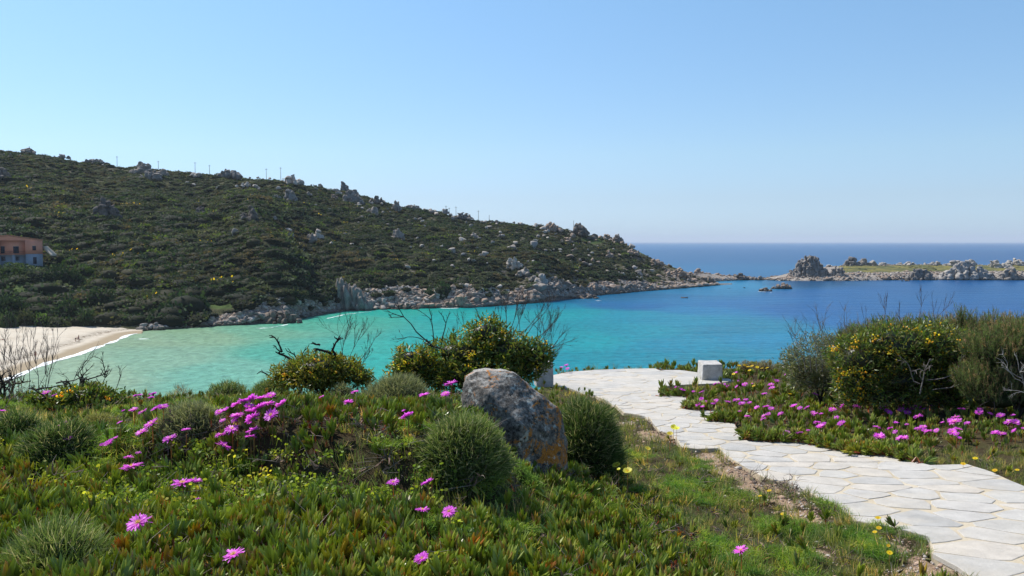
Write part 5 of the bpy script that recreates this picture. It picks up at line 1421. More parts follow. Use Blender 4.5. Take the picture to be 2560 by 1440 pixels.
x, y = field(9000, 2.8, 14); N0 = len(x); z, px, py, onp, dp, sn, e, right, grass, nz = ground_zone(x, y)
bankf = (x > -2.3) & (x < -.2) & (y > 4.3) & (y < 5.4)
k = (~onp) & (dp > .03) & ((rng.random(N0) < .12) | bankf & (rng.random(N0) < .4) | (sn > .25) & (rng.random(N0) < .15))
n = int(k.sum())
tag(scatter('dry_litter', np.stack([x[k], y[k], z[k] + .005 + .03 * rng.random(n)], 1), rots(n, .4), rng.uniform(.6, 1.3, n), DRY), 'grey dead stems and dry leaves caught among the plants', 'litter', kind='stuff')
# pebbles on the bare strip
PB = [mesh_np('pebble', *rock_geo(1400 + q, 2, 8, .5, .9, (1, .8, .6), .05), None, plain_mat('pebble_%d' % q, c_, .9)) for q, c_ in enumerate([(.42, .30, .22), (.50, .44, .38), (.30, .20, .14)])]
pp = []
for a_, b_, w_ in SAND:
    for _ in range(int(420 * w_ * 2)): pp.append((rnd.gauss(a_, w_ * .8), rnd.gauss(b_, w_ * 1.6)))
pp = np.array(pp); q = ~in_poly(pp[:, 0], pp[:, 1]); pp = pp[q]; zz = ground_z(pp[:, 0], pp[:, 1]); n = len(pp)
tag(scatter('pebbles', np.stack([pp[:, 0], pp[:, 1], zz + .002], 1), rots(n, .4), .0075 * np.exp(rng.normal(0, .5, n)), PB), 'reddish grit and pebbles on the bare strip beside the paving', 'pebbles', kind='stuff')

# ------------------------------------------------------------------ the boulder with orange lichen
hb = hit(1330, 1160, .0, 5.2, 9); YB = 6.25
print('boulder ground', hb)
def bp(px, py, dy=0): q = at(px, py, YB + dy); return (q.x, q.y, q.z)
pts = [bp(1160, 941), bp(1185, 930), bp(1245, 920), bp(1292, 930), bp(1330, 968), bp(1398, 1018), bp(1412, 1060), bp(1421, 1110), bp(1420, 1175),
       bp(1150, 985, -.04), bp(1165, 1060, -.12), bp(1190, 1130, -.2), bp(1230, 1190, -.24), bp(1330, 1190, -.22), bp(1408, 1185, -.10),
       bp(1225, 985, -.20), bp(1300, 1060, -.30), bp(1372, 1085, -.16), bp(1290, 1150, -.30), bp(1340, 1010, -.10),
       bp(1180, 925, .35), bp(1270, 926, .32), bp(1390, 1020, .4), bp(1400, 1150, .45), bp(1180, 1150, .4), bp(1160, 1000, .3)]
bm = bmesh.new()
for q in pts: bm.verts.new(q)
r_ = bmesh.ops.convex_hull(bm, input=bm.verts)
bmesh.ops.delete(bm, geom=[v for v in bm.verts if not v.link_faces], context='VERTS')
bmesh.ops.triangulate(bm, faces=bm.faces)
for _ in range(5):
    bmesh.ops.subdivide_edges(bm, edges=bm.edges, cuts=1, use_grid_fill=True)
    if _ < 4: bmesh.ops.smooth_vert(bm, verts=bm.verts, factor=.13, use_axis_x=True, use_axis_y=True, use_axis_z=True)
    if len(bm.verts) > 30000: break
me = bpy.data.meshes.new('boulder_mesh'); bm.to_mesh(me); bm.free()
co = np.empty(len(me.vertices) * 3, np.float32); me.vertices.foreach_get('co', co); co = co.reshape(-1, 3).astype(float)
nr = np.empty(len(me.vertices) * 3, np.float32); me.vertices.foreach_get('normal', nr); nr = nr.reshape(-1, 3)
dd = .020 * n3(co, .22, 5) + .010 * n3(co, .07, 6) + .0045 * n3(co, .022, 7)
dd = dd * 1.15
co = co + nr * dd[:, None]
OB = np.array([float(at(1300, 1160, YB).x), YB, 0]); OB[2] = gz(OB[0], OB[1])
me.vertices.foreach_set('co', (co - OB).astype(np.float32).ravel()); me.polygons.foreach_set('use_smooth', np.ones(len(me.polygons), bool)); me.update()
t = NT('lichen_granite'); p = t.pos(obj=True)
a1 = t.noise(p, 10, 7, .75); a2 = t.noise(p, 38, 6, .75); a3 = t.noise(p, 130, 4, .8)
base = t.ramp(t.math('ADD', t.math('MULTIPLY', a1, .4), t.math('MULTIPLY', a2, .6)), [(.40, (.035, .032, .028)), (.47, (.12, .108, .095)), (.54, (.21, .195, .172)), (.63, (.42, .40, .36))])
base = t.mix(1.0, base, t.ramp(a3, [(.3, .55), (.5, 1), (.7, 1.35)]), 'MULTIPLY')
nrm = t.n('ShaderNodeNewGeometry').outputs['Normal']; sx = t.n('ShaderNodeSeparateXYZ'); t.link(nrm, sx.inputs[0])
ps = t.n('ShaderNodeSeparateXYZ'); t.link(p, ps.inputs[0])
bare = t.maprange(t.math('ADD', sx.outputs['Z'], t.math('MULTIPLY', t.math('SUBTRACT', a1, .5), 1.0)), .72, 1.0)  # mask for a paler tone where the surface faces up
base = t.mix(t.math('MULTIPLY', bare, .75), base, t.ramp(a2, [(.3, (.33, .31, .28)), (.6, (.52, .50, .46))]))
lv = t.math('ADD', t.math('MULTIPLY', t.noise(p, 6.5, 7, .78, .8), 1.0), t.math('MULTIPLY', a2, .35))
lx = t.math('ADD', lv, t.math('MULTIPLY', t.maprange(t.math('ADD', ps.outputs['X'], t.math('MULTIPLY', ps.outputs['Z'], -.1)), -.1, .32), .11))
lm = t.maprange(lx, .765, .80)
lich = t.ramp(a3, [(.3, (.24, .065, .010)), (.5, (.50, .18, .022)), (.7, (.62, .30, .05))])
base = t.mix(t.math('MULTIPLY', lm, .88), base, lich)
wl_ = t.maprange(t.math('ADD', t.noise(t.pos((1.3, 1.3, 1.3), obj=True), 9, 5, .7), t.math('MULTIPLY', a3, .15)), .66, .70)
base = t.mix(t.math('MULTIPLY', wl_, .75), base, (.47, .50, .46))
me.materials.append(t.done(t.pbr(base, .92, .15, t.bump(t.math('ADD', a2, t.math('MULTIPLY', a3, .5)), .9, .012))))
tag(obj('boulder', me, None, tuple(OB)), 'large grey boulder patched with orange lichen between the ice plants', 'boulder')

# ------------------------------------------------------------------ stone blocks on the paved platform
def stone_block(px, py, w, h, dpt, label, rz, seed):
    P = path_pt2(px, py); Y = P[1]; z = float(path_surface(Y)); Wd = w / FPX * Y; H = h / FPX * Y
    bm = bmesh.new(); bmesh.ops.create_cube(bm, size=1.0); bmesh.ops.bevel(bm, geom=bm.edges[:], offset=.06, segments=3, profile=.6, affect='EDGES')
    bmesh.ops.subdivide_edges(bm, edges=bm.edges, cuts=5, use_grid_fill=True); me = bpy.data.meshes.new('stone_block_mesh'); bm.to_mesh(me); bm.free()
    co = np.empty(len(me.vertices) * 3, np.float32); me.vertices.foreach_get('co', co); co = co.reshape(-1, 3).astype(float)
    co[:, 0] *= (1 - .05 * (co[:, 2] + .5)); co[:, 2] += .5; co *= (1 + .035 * n3(co, .35, seed) + .012 * n3(co, .1, seed + 1))[:, None]; co *= np.array([Wd, dpt, H])
    me.vertices.foreach_set('co', co.astype(np.float32).ravel()); me.polygons.foreach_set('use_smooth', np.ones(len(me.polygons), bool)); me.update(); me.materials.append(M_BLOCK)
    tag(obj('stone_block', me, None, (P[0], Y + dpt * .5, z - .01), (0, 0, rz)), label, 'stone block')
t = NT('cut_granite'); p = t.pos(obj=True); a_ = t.noise(p, 60, 5, .75); b_ = t.noise(p, 6, 5, .65)
c_ = t.ramp(t.math('ADD', t.math('MULTIPLY', a_, .5), t.math('MULTIPLY', b_, .5)), [(.36, (.25, .235, .215)), (.5, (.43, .415, .39)), (.64, (.58, .57, .55))])
M_BLOCK = t.done(t.pbr(c_, .9, .15, t.bump(a_, .7, .01)))
stone_block(1783, 951, 52, 42, .62, 'squat cut stone block at the right corner of the paved platform', -.06, 3)
stone_block(1360, 968, 44, 64, .40, 'upright stone block half hidden by the yellow-flowered shrub', .1, 5)

# ------------------------------------------------------------------ spiny cushions
def cushion(px, base, w, h, label, seed, style='g', Y=None, name='spiny_cushion', cat='cushion shrub', dens=1.0, blen=.10):
    global rng
    P = hit(px, base) if Y is None else None
    if P is None: Yv = Y or 12; a_, c_ = ray(px, base); P = Vector((a_ * Yv, Yv, gz(a_ * Yv, Yv)))
    Wd = w / FPX * P.y * .5; top = at(px, base - h, P.y + Wd * .3).z; H = max(top - P.z, .08) + ((.02 if P.y < 7 else .06) if name == 'spiny_cushion' else .06); D_ = Wd * .9
    r = np.random.default_rng(seed); n = int(np.clip(w * h * .55 * dens, 1100, 15000))
    d = r.normal(size=(n, 3)); d = unit(d); d[:, 2] = np.abs(d[:, 2]) * (1) - .12
    lump = 1 + .30 * n3(d * 1.0, .8, seed) + .10 * n3(d * 1.0, .3, seed + 1)
    rad = r.uniform(.55, .93, n) ** .6
    B = d * (rad * lump)[:, None] * np.array([Wd, D_, H]); sc = min(1.0, (Wd + H) / .9)
    dirs = unit(d * np.array([1 / Wd, 1 / D_, 1 / H]) * H * .6 + r.normal(0, .42, (n, 3)) + np.array([0, 0, .35]))
    L = blen * sc * r.uniform(.45, 1.25, n)
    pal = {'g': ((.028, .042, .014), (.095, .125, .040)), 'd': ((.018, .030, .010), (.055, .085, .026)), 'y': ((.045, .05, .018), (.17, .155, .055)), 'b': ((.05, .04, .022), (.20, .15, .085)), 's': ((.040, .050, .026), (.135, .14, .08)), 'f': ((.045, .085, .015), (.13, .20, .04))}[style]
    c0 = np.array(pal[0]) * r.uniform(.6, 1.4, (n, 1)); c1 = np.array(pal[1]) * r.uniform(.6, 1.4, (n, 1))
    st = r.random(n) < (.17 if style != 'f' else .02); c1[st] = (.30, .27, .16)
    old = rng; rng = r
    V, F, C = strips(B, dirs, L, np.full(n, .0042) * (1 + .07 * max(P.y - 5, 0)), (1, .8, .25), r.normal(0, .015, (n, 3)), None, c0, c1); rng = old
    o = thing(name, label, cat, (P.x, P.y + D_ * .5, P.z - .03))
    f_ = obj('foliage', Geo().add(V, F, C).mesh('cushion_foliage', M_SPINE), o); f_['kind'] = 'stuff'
    V, F = ico(3); V = V * np.array([Wd, D_, H]) * .62; V[:, 2] = np.maximum(V[:, 2], -.05)  # dark inner dome added to block light, joined to the twigs below
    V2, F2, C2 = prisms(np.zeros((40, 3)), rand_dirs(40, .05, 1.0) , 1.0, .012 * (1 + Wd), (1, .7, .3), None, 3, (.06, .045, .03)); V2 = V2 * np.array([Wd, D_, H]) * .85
    g = Geo().add(V, F, (.020, .018, .010)); g.add(V2, F2, C2); obj('twigs', g.mesh('cushion_dark_core_and_twigs', M_DRY), o)
    return o
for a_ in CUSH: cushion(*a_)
for a_ in TUFT:
    cushion(a_[0], a_[1], a_[2], a_[3], 'soft bright green feathery tuft ' + a_[4], 400 + a_[0], 'f', None, 'feathery_tuft', 'tuft', .5, .06)
cushion(110, 1500, 290, 165, 'tangled grey-green grassy mound in the lower left corner', 230, 'g', None, 'grass_mound', 'grass mound', .35, .17)

# ------------------------------------------------------------------ shrubs with leaves, flowers and bare branches
def twig_geo(starts, seed, levels=3, kids=(2, 4), spread=.55, shrink=.68, up=.15, col=(.05, .042, .036), colv=.3, wob=.16, minr=.0012):
    """starts: list of (P, D, L, R); grows forking crooked twigs"""
    r = np.random.default_rng(seed); P = []; D = []; L = []; R0 = []; R1 = []
    st = [(np.array(p, float), unit(np.array([d], float))[0], l, q, 0) for p, d, l, q in starts]
    while st:
        p, d, l, q, lev = st.pop(); m = 4; seg = l / m
        for k in range(m):
            P.append(p); D.append(d); L.append(seg * 1.04); R0.append(q * (1 - .12 * k)); R1.append(q * (1 - .12 * (k + 1))); p = p + d * seg
            d = unit((d + r.normal(0, wob, 3) + np.array([0, 0, up * .25]))[None])[0]
            if lev < levels and k >= 1 and r.random() < .65:
                dd = unit((d + r.normal(0, spread, 3) + np.array([0, 0, up]))[None])[0]; st.append((p, dd, l * shrink * r.uniform(.6, 1.1), max(minr, q * .6), lev + 1))
        if lev < levels:
            for _ in range(int(r.integers(kids[0] - 1, kids[1]))):
                dd = unit((d + r.normal(0, spread, 3) + np.array([0, 0, up]))[None])[0]; st.append((p, dd, l * shrink * r.uniform(.6, 1.1), max(minr, q * .6), lev + 1))
        if len(P) > 9000: break
    P = np.array(P); D = np.array(D); n = len(P); S, U = frames(D); a_ = np.arange(4) / 4 * 6.2832
    ring = S[:, None] * np.cos(a_)[None, :, None] + U[:, None] * np.sin(a_)[None, :, None]
    V = np.stack([P[:, None] + ring * np.array(R0)[:, None, None], P[:, None] + D[:, None] * np.array(L)[:, None, None] + ring * np.array(R1)[:, None, None]], 1).reshape(-1, 3)
    j = np.arange(4); q = np.stack([j, (j + 1) % 4, 4 + (j + 1) % 4, 4 + j], 1); F = (q[None] + (np.arange(n) * 8)[:, None, None]).reshape(-1, 4)
    C = np.repeat(np.array(col) * r.uniform(1 - colv, 1 + colv, (n, 1)), 8, axis=0)
    return V, F, C
def leafy(name, label, cat, lumps, Y, n, cols, seed, leaf=(.055, .013), flowers=0, fcol=(.50, .38, .02), depth=.8, stems=True, core=True, fbias=None):
    r = np.random.default_rng(seed); E = []
    for px, py, rx, ry in lumps:
        c = at(px, py, Y + r.uniform(-.1, .1)); E.append((np.array(c), rx / FPX * Y, ry / FPX * Y))
    base = np.array([np.mean([e[0][0] for e in E]), Y, 0]); base[2] = gz(base[0], base[1])
    wgt = np.array([e[1] * e[2] for e in E]); wgt /= wgt.sum(); which = r.choice(len(E), n, p=wgt)
    Cn = np.array([e[0] for e in E])[which]; Rr = np.array([[e[1], max(e[1], e[2]) * depth, e[2]] for e in E])[which]
    d = unit(r.normal(size=(n, 3))); q = Cn + d * Rr * (r.uniform(.55, 1.06, n) ** .6 * (1 + .26 * n3(d * 1.0 + which[:, None] * .37, .5, seed)))[:, None]
    # sprays: leaves gather in little bunches
    nb = max(n // 9, 10); bi = r.integers(0, n, nb); pick = r.integers(0, nb, n); q = q[bi][pick] + r.normal(0, .028 * Y / 10, (n, 3)); d = d[bi][pick]
    keep = q[:, 2] > base[2] - .05; q = q[keep]; d = d[keep]; n = len(q)
    D = unit(d * .6 + r.normal(0, .7, (n, 3)) + np.array([0, 0, .25])); cc = np.array(cols)[r.integers(0, len(cols), n)] * r.uniform(.65, 1.35, (n, 1))
    global rng
    old = rng; rng = r; sc = 1 + .03 * (Y - 8)
    V, F, C = strips(q, D, leaf[0] * sc * r.uniform(.6, 1.3, n), leaf[1] * sc * r.uniform(.8, 1.2, n), (.35, 1, .9, .15), r.normal(0, .008, (n, 3)), None, cc * .8, cc * 1.15)
    o = thing(name, label, cat, tuple(base)); g = Geo().add(V - base, F, C)
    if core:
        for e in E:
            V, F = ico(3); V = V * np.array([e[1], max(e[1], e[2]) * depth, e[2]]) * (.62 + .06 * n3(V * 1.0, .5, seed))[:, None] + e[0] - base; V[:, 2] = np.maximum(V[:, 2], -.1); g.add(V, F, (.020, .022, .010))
    obj('foliage', g.mesh('shrub_foliage', M_LEAF), o)['kind'] = 'stuff'
    if flowers:
        w2 = wgt if fbias is None else np.array(fbias, float) / sum(fbias); wh = r.choice(len(E), flowers, p=w2); d = unit(r.normal(size=(flowers, 3))); d[:, 1] = -np.abs(d[:, 1]); d[:, 2] += .1
        Rr = np.array([[e[1], max(e[1], e[2]) * depth, e[2]] for e in E])[wh]; q = np.array([e[0] for e in E])[wh] + d * Rr * r.uniform(.9, 1.08, (flowers, 1))
        nb = max(flowers // 6, 4); bi = r.integers(0, flowers, nb); q = q[bi][r.integers(0, nb, flowers)] + r.normal(0, .022 * Y / 10, (flowers, 3)); q = q - base
        V0, F0 = ico(1); s_ = .0095 * sc * r.uniform(.7, 1.4, flowers); V = (V0[None] * s_[:, None, None] + q[:, None]).reshape(-1, 3); F = (F0[None] + (np.arange(flowers) * len(V0))[:, None, None]).reshape(-1, 3)
        fc = np.array(fcol) * r.uniform(.7, 1.3, (flowers, 1)); fc[:, 1] *= r.uniform(.7, 1.2, flowers)
        obj('blossoms', mesh_np('shrub_blossoms', V, F, np.repeat(fc, len(V0), 0), M_LEAF), o)['kind'] = 'stuff'
    if stems:
        e = E[int(np.argmax(wgt))]; S_ = [(np.array([0, 0, 0.0]), (r.normal() * .4, r.normal() * .3, 1), e[2] * 1.3, .022) for _ in range(4)]
        V, F, C = twig_geo(S_, seed + 1, 2, (2, 3)); obj('branches', mesh_np('shrub_branches', V, F, C, M_TWIG), o)
    rng = old
    return o, base
def add_twigs(o, base, items, Y, seed, name='bare_branch', col=(.05, .042, .036), levels=3, **kw):
    """items: (px0, py0, px1, py1, radius, y offset)"""
    S_ = []
    for (x0, y0, x1, y1, rad, dy) in items:
        A = np.array(at(x0, y0, Y + dy)); B = np.array(at(x1, y1, Y + dy + rnd.uniform(-.15, .15))); S_.append((A - base, B - A, np.linalg.norm(B - A), rad))
    if 'branch' in name:
        for k, q in enumerate(S_):
            V, F, C = twig_geo([q], seed + k, levels, col=col, **kw); obj(name, mesh_np('bare_branch_mesh', V, F, C, M_TWIG), o)
        return
    V, F, C = twig_geo(S_, seed, levels, col=col, **kw); return obj(name, mesh_np('bare_branch_mesh', V, F, C, M_TWIG), o)
YG = [(.085, .105, .018), (.13, .125, .020), (.055, .085, .016), (.10, .09, .018)]
DG = [(.035, .065, .014), (.05, .085, .018), (.07, .10, .02), (.09, .085, .02)]
o, b = leafy('flowering_shrub', 'leafy shrub with small yellow blossoms and bare twigs in the middle of the rim', 'shrub',
    [(1215, 838, 56, 42), (1030, 900, 46, 34), (1343, 895, 34, 44), (1150, 885, 80, 46), (1270, 880, 80, 50), (1060, 920, 66, 44), (1000, 935, 30, 28), (1308, 915, 46, 44), (1200, 935, 120, 40), (1120, 940, 70, 34)], 12.0, 15000, YG + DG, 501, (.060, .016), 500, (.46, .36, .02), .7, True, True, [3, 1, .3, 3, 1, 3, .5, .3, 1, 1])
add_twigs(o, b, [(1120, 880, 1075, 862, .016, -.1), (1078, 862, 1005, 800, .011, -.1), (1085, 866, 1080, 800, .009, 0), (1100, 872, 1118, 808, .012, .1), (1060, 850, 1010, 830, .006, 0)], 12.0, 511, 'bare_branch', (.045, .038, .034), 2, spread=.38, wob=.14, shrink=.5)
add_twigs(o, b, [(1250, 880, 1290, 800, .008, .0), (1280, 890, 1330, 810, .008, .1), (1300, 900, 1370, 840, .008, -.1), (1310, 920, 1385, 880, .007, 0), (1240, 850, 1255, 800, .006, 0), (1330, 920, 1380, 905, .006, .1), (1270, 860, 1310, 790, .006, -.1), (1225, 840, 1200, 805, .005, 0), (1170, 850, 1160, 818, .005, 0), (1340, 900, 1350, 830, .006, 0), (1290, 850, 1340, 795, .005, 0), (1320, 870, 1375, 820, .005, .1), (1350, 930, 1392, 900, .005, 0), (1300, 840, 1300, 790, .004, 0), (1260, 840, 1275, 785, .005, .1), (1360, 940, 1385, 850, .005, 0), (1210, 830, 1225, 795, .005, 0), (1150, 850, 1140, 825, .004, 0)], 12.0, 512, 'fine_twigs', (.085, .068, .058), 3, spread=.36, wob=.10, shrink=.62, up=.25)['kind'] = 'stuff'
o, b = leafy('flowering_shrub', 'smaller yellow-green shrub under thick dead branches left of the middle', 'shrub',
    [(790, 918, 70, 28), (725, 935, 44, 24), (850, 925, 56, 30), (900, 945, 30, 22), (780, 945, 90, 26)], 11.0, 9000, YG + [(.15, .115, .02)], 502, (.05, .014), 200, (.44, .34, .03), .8)
add_twigs(o, b, [(835, 950, 828, 885, .030, -.1), (828, 885, 800, 862, .022, -.1), (800, 862, 782, 858, .014, -.1), (828, 885, 842, 848, .018, -.05), (735, 905, 705, 880, .020, 0), (705, 880, 692, 842, .014, 0), (705, 880, 684, 872, .010, 0), (745, 905, 728, 866, .011, .05), (752, 905, 750, 862, .011, .0), (680, 948, 655, 925, .012, -.1)], 11.0, 521, 'dead_branch', (.028, .024, .022), 1, spread=.55, wob=.22, shrink=.38, up=.05)
add_twigs(o, b, [(850, 910, 862, 850, .005, 0), (865, 915, 890, 850, .005, .1), (880, 920, 925, 880, .005, 0), (890, 925, 915, 900, .004, 0), (860, 905, 850, 840, .004, 0)], 11.0, 522, 'fine_twigs', (.085, .07, .06), 3, spread=.32, wob=.09, shrink=.6, up=.25)['kind'] = 'stuff'
o, b = leafy('flowering_shrub', 'large dark shrub full of orange-yellow blossoms behind the pink flowers on the right', 'shrub',
    [(2250, 865, 120, 58), (2165, 900, 90, 62), (2330, 872, 105, 62), (2400, 910, 80, 64), (2250, 945, 150, 55), (2150, 960, 70, 44), (2360, 955, 90, 46), (2200, 985, 120, 30), (2340, 985, 110, 30)], 12.2, 23000, DG + [(.10, .11, .02), (.06, .05, .02)], 503, (.062, .015), 850, (.42, .31, .018), .75, True, True, [1, 4, 1.4, .6, 1.5, 4, .6, 1, .1])
add_twigs(o, b, [(2200, 830, 2215, 770, .004, .2), (2230, 830, 2205, 775, .004, .2), (2290, 820, 2310, 765, .004, .2), (2320, 820, 2355, 775, .004, .3), (2340, 820, 2330, 770, .004, .3), (2260, 825, 2250, 790, .004, .2), (2180, 840, 2160, 800, .004, .2)], 12.2, 531, 'fine_twigs', (.10, .07, .055), 2, spread=.25, wob=.08, shrink=.6, up=.4)['kind'] = 'stuff'
add_twigs(o, b, [(2300, 985, 2310, 930, .012, -.7), (2320, 950, 2400, 945, .009, -.7), (2300, 960, 2240, 935, .008, -.7), (2330, 975, 2420, 960, .007, -.7)], 12.2, 532, 'bare_branch', (.20, .18, .165), 2, spread=.5, wob=.2, shrink=.5, up=0)
o, b = leafy('grey_shrub', 'grey half-dead shrub at the left end of the bushes on the right', 'shrub', [(2050, 893, 84, 54), (2000, 925, 52, 42), (2115, 875, 76, 48), (2060, 935, 80, 40), (2050, 955, 80, 24)], 14.4, 14000, [(.085, .09, .05), (.11, .105, .065), (.06, .08, .035), (.12, .11, .075)], 504, (.05, .010), 0, core=False)
add_twigs(o, b, [(2000 + k * 14, 930, 1985 + k * 17, 850 - (k % 3) * 12, .007, -.5) for k in range(11)], 14.4, 541, 'grey_twigs', (.20, .185, .17), 2, spread=.4, wob=.14, shrink=.5, up=.2)['kind'] = 'stuff'
# conifer-like shrub on the right with upright brown candles
def needle_shrub(label, lumps, Y, n, seed):
    r = np.random.default_rng(seed); E = [(np.array(at(px, py, Y)), rx / FPX * Y, ry / FPX * Y) for px, py, rx, ry in lumps]
    base = np.array([np.mean([e[0][0] for e in E]), Y, 0]); base[2] = gz(base[0], base[1])
    wgt = np.array([e[1] * e[2] for e in E]); wgt /= wgt.sum(); wh = r.choice(len(E), n, p=wgt); d = unit(r.normal(size=(n, 3))); d[:, 2] = np.abs(d[:, 2]) - .25
    q = np.array([e[0] for e in E])[wh] + d * np.array([[e[1], e[1] * .8, e[2]] for e in E])[wh] * r.uniform(.6, 1.02, (n, 1)) - base
    D = unit(d * .35 + r.normal(0, .22, (n, 3)) + np.array([0, 0, .9])); L = r.uniform(.12, .26, n)
    o = thing('needle_shrub', label, 'shrub', tuple(base)); nn = 26
    t_ = r.random((n, nn)); P = q[:, None] + D[:, None] * (L[:, None, None] * t_[..., None]); dn = unit(D[:, None] * .9 + r.normal(0, .5, (n, nn, 3)))
    tt = t_.reshape(-1, 1); c = np.array([.045, .078, .024]) * (1 - tt) + np.array([.10, .135, .045]) * tt; br = np.repeat(r.random(n) < .22, nn); c[br & (tt[:, 0] > .6)] = (.24, .16, .085); c *= r.uniform(.7, 1.3, (len(c), 1))
    global rng
    old = rng; rng = r
    V, F, C = strips(P.reshape(-1, 3), dn.reshape(-1, 3), r.uniform(.025, .05, n * nn), .0040, (1, .7, .2), None, None, c); g = Geo().add(V, F, C)
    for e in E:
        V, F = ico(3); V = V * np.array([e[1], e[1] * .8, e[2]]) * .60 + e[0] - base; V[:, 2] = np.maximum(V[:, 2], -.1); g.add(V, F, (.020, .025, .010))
    obj('foliage', g.mesh('needle_foliage', M_SPINE), o)['kind'] = 'stuff'
    V, F, C = prisms(q, D, L * 1.15, .007, (1, .8, .5), None, 3, (.10, .07, .045), (.26, .17, .09)); obj('candles', mesh_np('needle_candles', V, F, C, M_TWIG), o)['kind'] = 'stuff'
    V, F, C = twig_geo([(np.zeros(3), (r.normal() * .5, -.2, 1), .5, .03) for _ in range(4)], seed + 3, 2, col=(.07, .055, .045)); obj('branches', mesh_np('needle_branches', V, F, C, M_TWIG), o); rng = old
    return o, base
o, b = needle_shrub('tall needle-leaved shrub with brown upright tips at the right edge', [(2500, 885, 90, 66), (2560, 872, 80, 70), (2470, 960, 80, 60), (2570, 950, 80, 80), (2640, 890, 80, 76), (2490, 995, 90, 40), (2590, 1000, 90, 40)], 11.2, 2900, 551)
add_twigs(o, b, [(2570, 1000, 2540, 930, .006, -.9), (2560, 960, 2520, 925, .005, -.9), (2575, 985, 2530, 975, .005, -.9)], 11.2, 552, 'bare_branch', (.33, .31, .29), 2, spread=.5, wob=.2, shrink=.55, up=0)
needle_shrub('needle-leaved shrub with tufted tops rising behind the blossoming shrub', [(2470, 845, 80, 60), (2400, 850, 80, 50), (2320, 840, 80, 36), (2540, 850, 60, 50), (2405, 812, 14, 30), (2230, 845, 80, 36), (2480, 900, 90, 60), (2160, 860, 60, 34)], 13.6, 2600, 561)
needle_shrub('small upright needle-leaved bush behind the grey half-dead shrub', [(2140, 850, 20, 22), (2125, 860, 22, 18)], 15.2, 120, 571)
# left rim: grey twiggy bush, yellow-green leaves, curved branch
o, b = leafy('twiggy_bush', 'leafless grey twiggy bush at the far left of the rim', 'shrub', [(20, 985, 60, 40)], 10.2, 900, [(.09, .08, .06), (.07, .075, .04)], 505, (.03, .006), 0, core=False)
add_twigs(o, b, [(-20 + k * 11, 1030, -40 + k * 15 + rnd.uniform(-10, 10), 930 - (k % 4) * 10, .006, rnd.uniform(-.3, .3)) for k in range(12)], 10.2, 581, 'grey_twigs', (.15, .125, .115), 3, spread=.30, wob=.12, shrink=.55, up=.3)['kind'] = 'stuff'
o, b = leafy('low_shrub', 'low yellow-green shrub beneath bare twigs left of the brown cushion', 'shrub', [(210, 1000, 66, 34), (150, 1035, 50, 30), (280, 1010, 40, 26), (110, 1000, 40, 20)], 8.6, 7000, YG + DG, 506, (.038, .016), 60, (.6, .4, .02))
add_twigs(o, b, [(110, 990, 90, 975, .010, -.3), (90, 975, 140, 958, .010, -.3), (140, 958, 205, 942, .008, -.3), (190, 990, 215, 950, .008, 0), (215, 950, 262, 935, .008, 0), (240, 985, 262, 940, .007, .1), (262, 940, 268, 905, .006, .1), (160, 1000, 205, 930, .005, .1), (120, 990, 110, 945, .005, 0), (280, 1000, 300, 940, .005, .1)], 8.6, 582, 'bare_branch', (.05, .042, .036), 2, spread=.45, wob=.18, shrink=.5, up=.12)
# ================================================================== flowers
t = NT('magenta_petals'); c = t.attr('Col'); c = t.mix(1.0, c, t.ramp(t.n('ShaderNodeObjectInfo').outputs['Random'], [(0, (.85, .8, .9)), (1, (1.1, 1.3, 1.05))]), 'MULTIPLY')
tr = t.n('ShaderNodeBsdfTranslucent'); t.link(c, tr.inputs['Color']); mx = t.n('ShaderNodeMixShader'); mx.inputs[0].default_value = .5
t.link(t.pbr(c, .45, .4), mx.inputs[1]); t.link(tr.outputs[0], mx.inputs[2]); M_PETAL = t.done(mx.outputs[0])
M_HEART = leaf_mat('flower_heart', .3, .7, .2)
def petals_mesh(seed, n=54, open_=.22, cols=((.80, .22, .70), (.92, .13, .90)), w=.17, layers=3):
    r = np.random.default_rng(seed); a = np.arange(n) / n * 6.283 * layers + r.normal(0, .05, n); lay = (np.arange(n) * layers // n) / layers
    el = open_ + lay * .42 + r.normal(0, .09, n); d = np.stack([np.cos(a) * np.cos(el), np.sin(a) * np.cos(el), np.sin(el)], 1)
    S = np.stack([-np.sin(a), np.cos(a), r.normal(0, .25, n)], 1); L = (.88 - .25 * lay) * r.uniform(.82, 1.15, n)
    B = np.stack([np.cos(a) * .02, np.sin(a) * .02, r.uniform(-.22, .02, n)], 1)
    V, F, C = strips(d * .12, d, L, w, (.45, 1, 1.05, .55), B, unit(S), np.array(cols[0]) * r.uniform(.85, 1.15, (n, 1)), np.array(cols[1]) * r.uniform(.85, 1.12, (n, 1)), roll=False)
    return mesh_np('petals_mesh', V, F, C, M_PETAL)
PET = [petals_mesh(600 + k, 54 + 6 * (k % 3), (.10, .30, .5, .2)[k % 4]) for k in range(6)]
def heart_mesh(seed, cols=((.62, .42, .30), (.75, .60, .20))):
    r = np.random.default_rng(seed); n = 46; d = rand_dirs(n, .35, 1.0)
    V, F, C = strips(d * .03, d, r.uniform(.20, .32, n), .035, (1, .9, 1), None, None, cols[0], cols[1]); g = Geo().add(V, F, C)
    V, F = ico(2); g.add(V * np.array([.16, .16, .10]), F, (.45, .38, .10)); return g.mesh('heart_mesh', M_HEART)
HEA = heart_mesh(5)
V, F, C = prisms([(0, 0, -.42)], [(0, 0, 1)], .46, .42, (.4, .95, 1.0, .55), None, 8, (.07, .11, .03)); g = Geo().add(V, F, C)
V, F, C = prisms(np.zeros((5, 3)) + np.array([0, 0, -.12]), [(math.cos(q), math.sin(q), .25) for q in np.arange(5) * 1.257], .55, .13, (.9, 1, .6, .1), None, 3, (.08, .12, .03)); g.add(V, F, C)
CAL = g.mesh('calyx_mesh', M_ICE, True, 50)
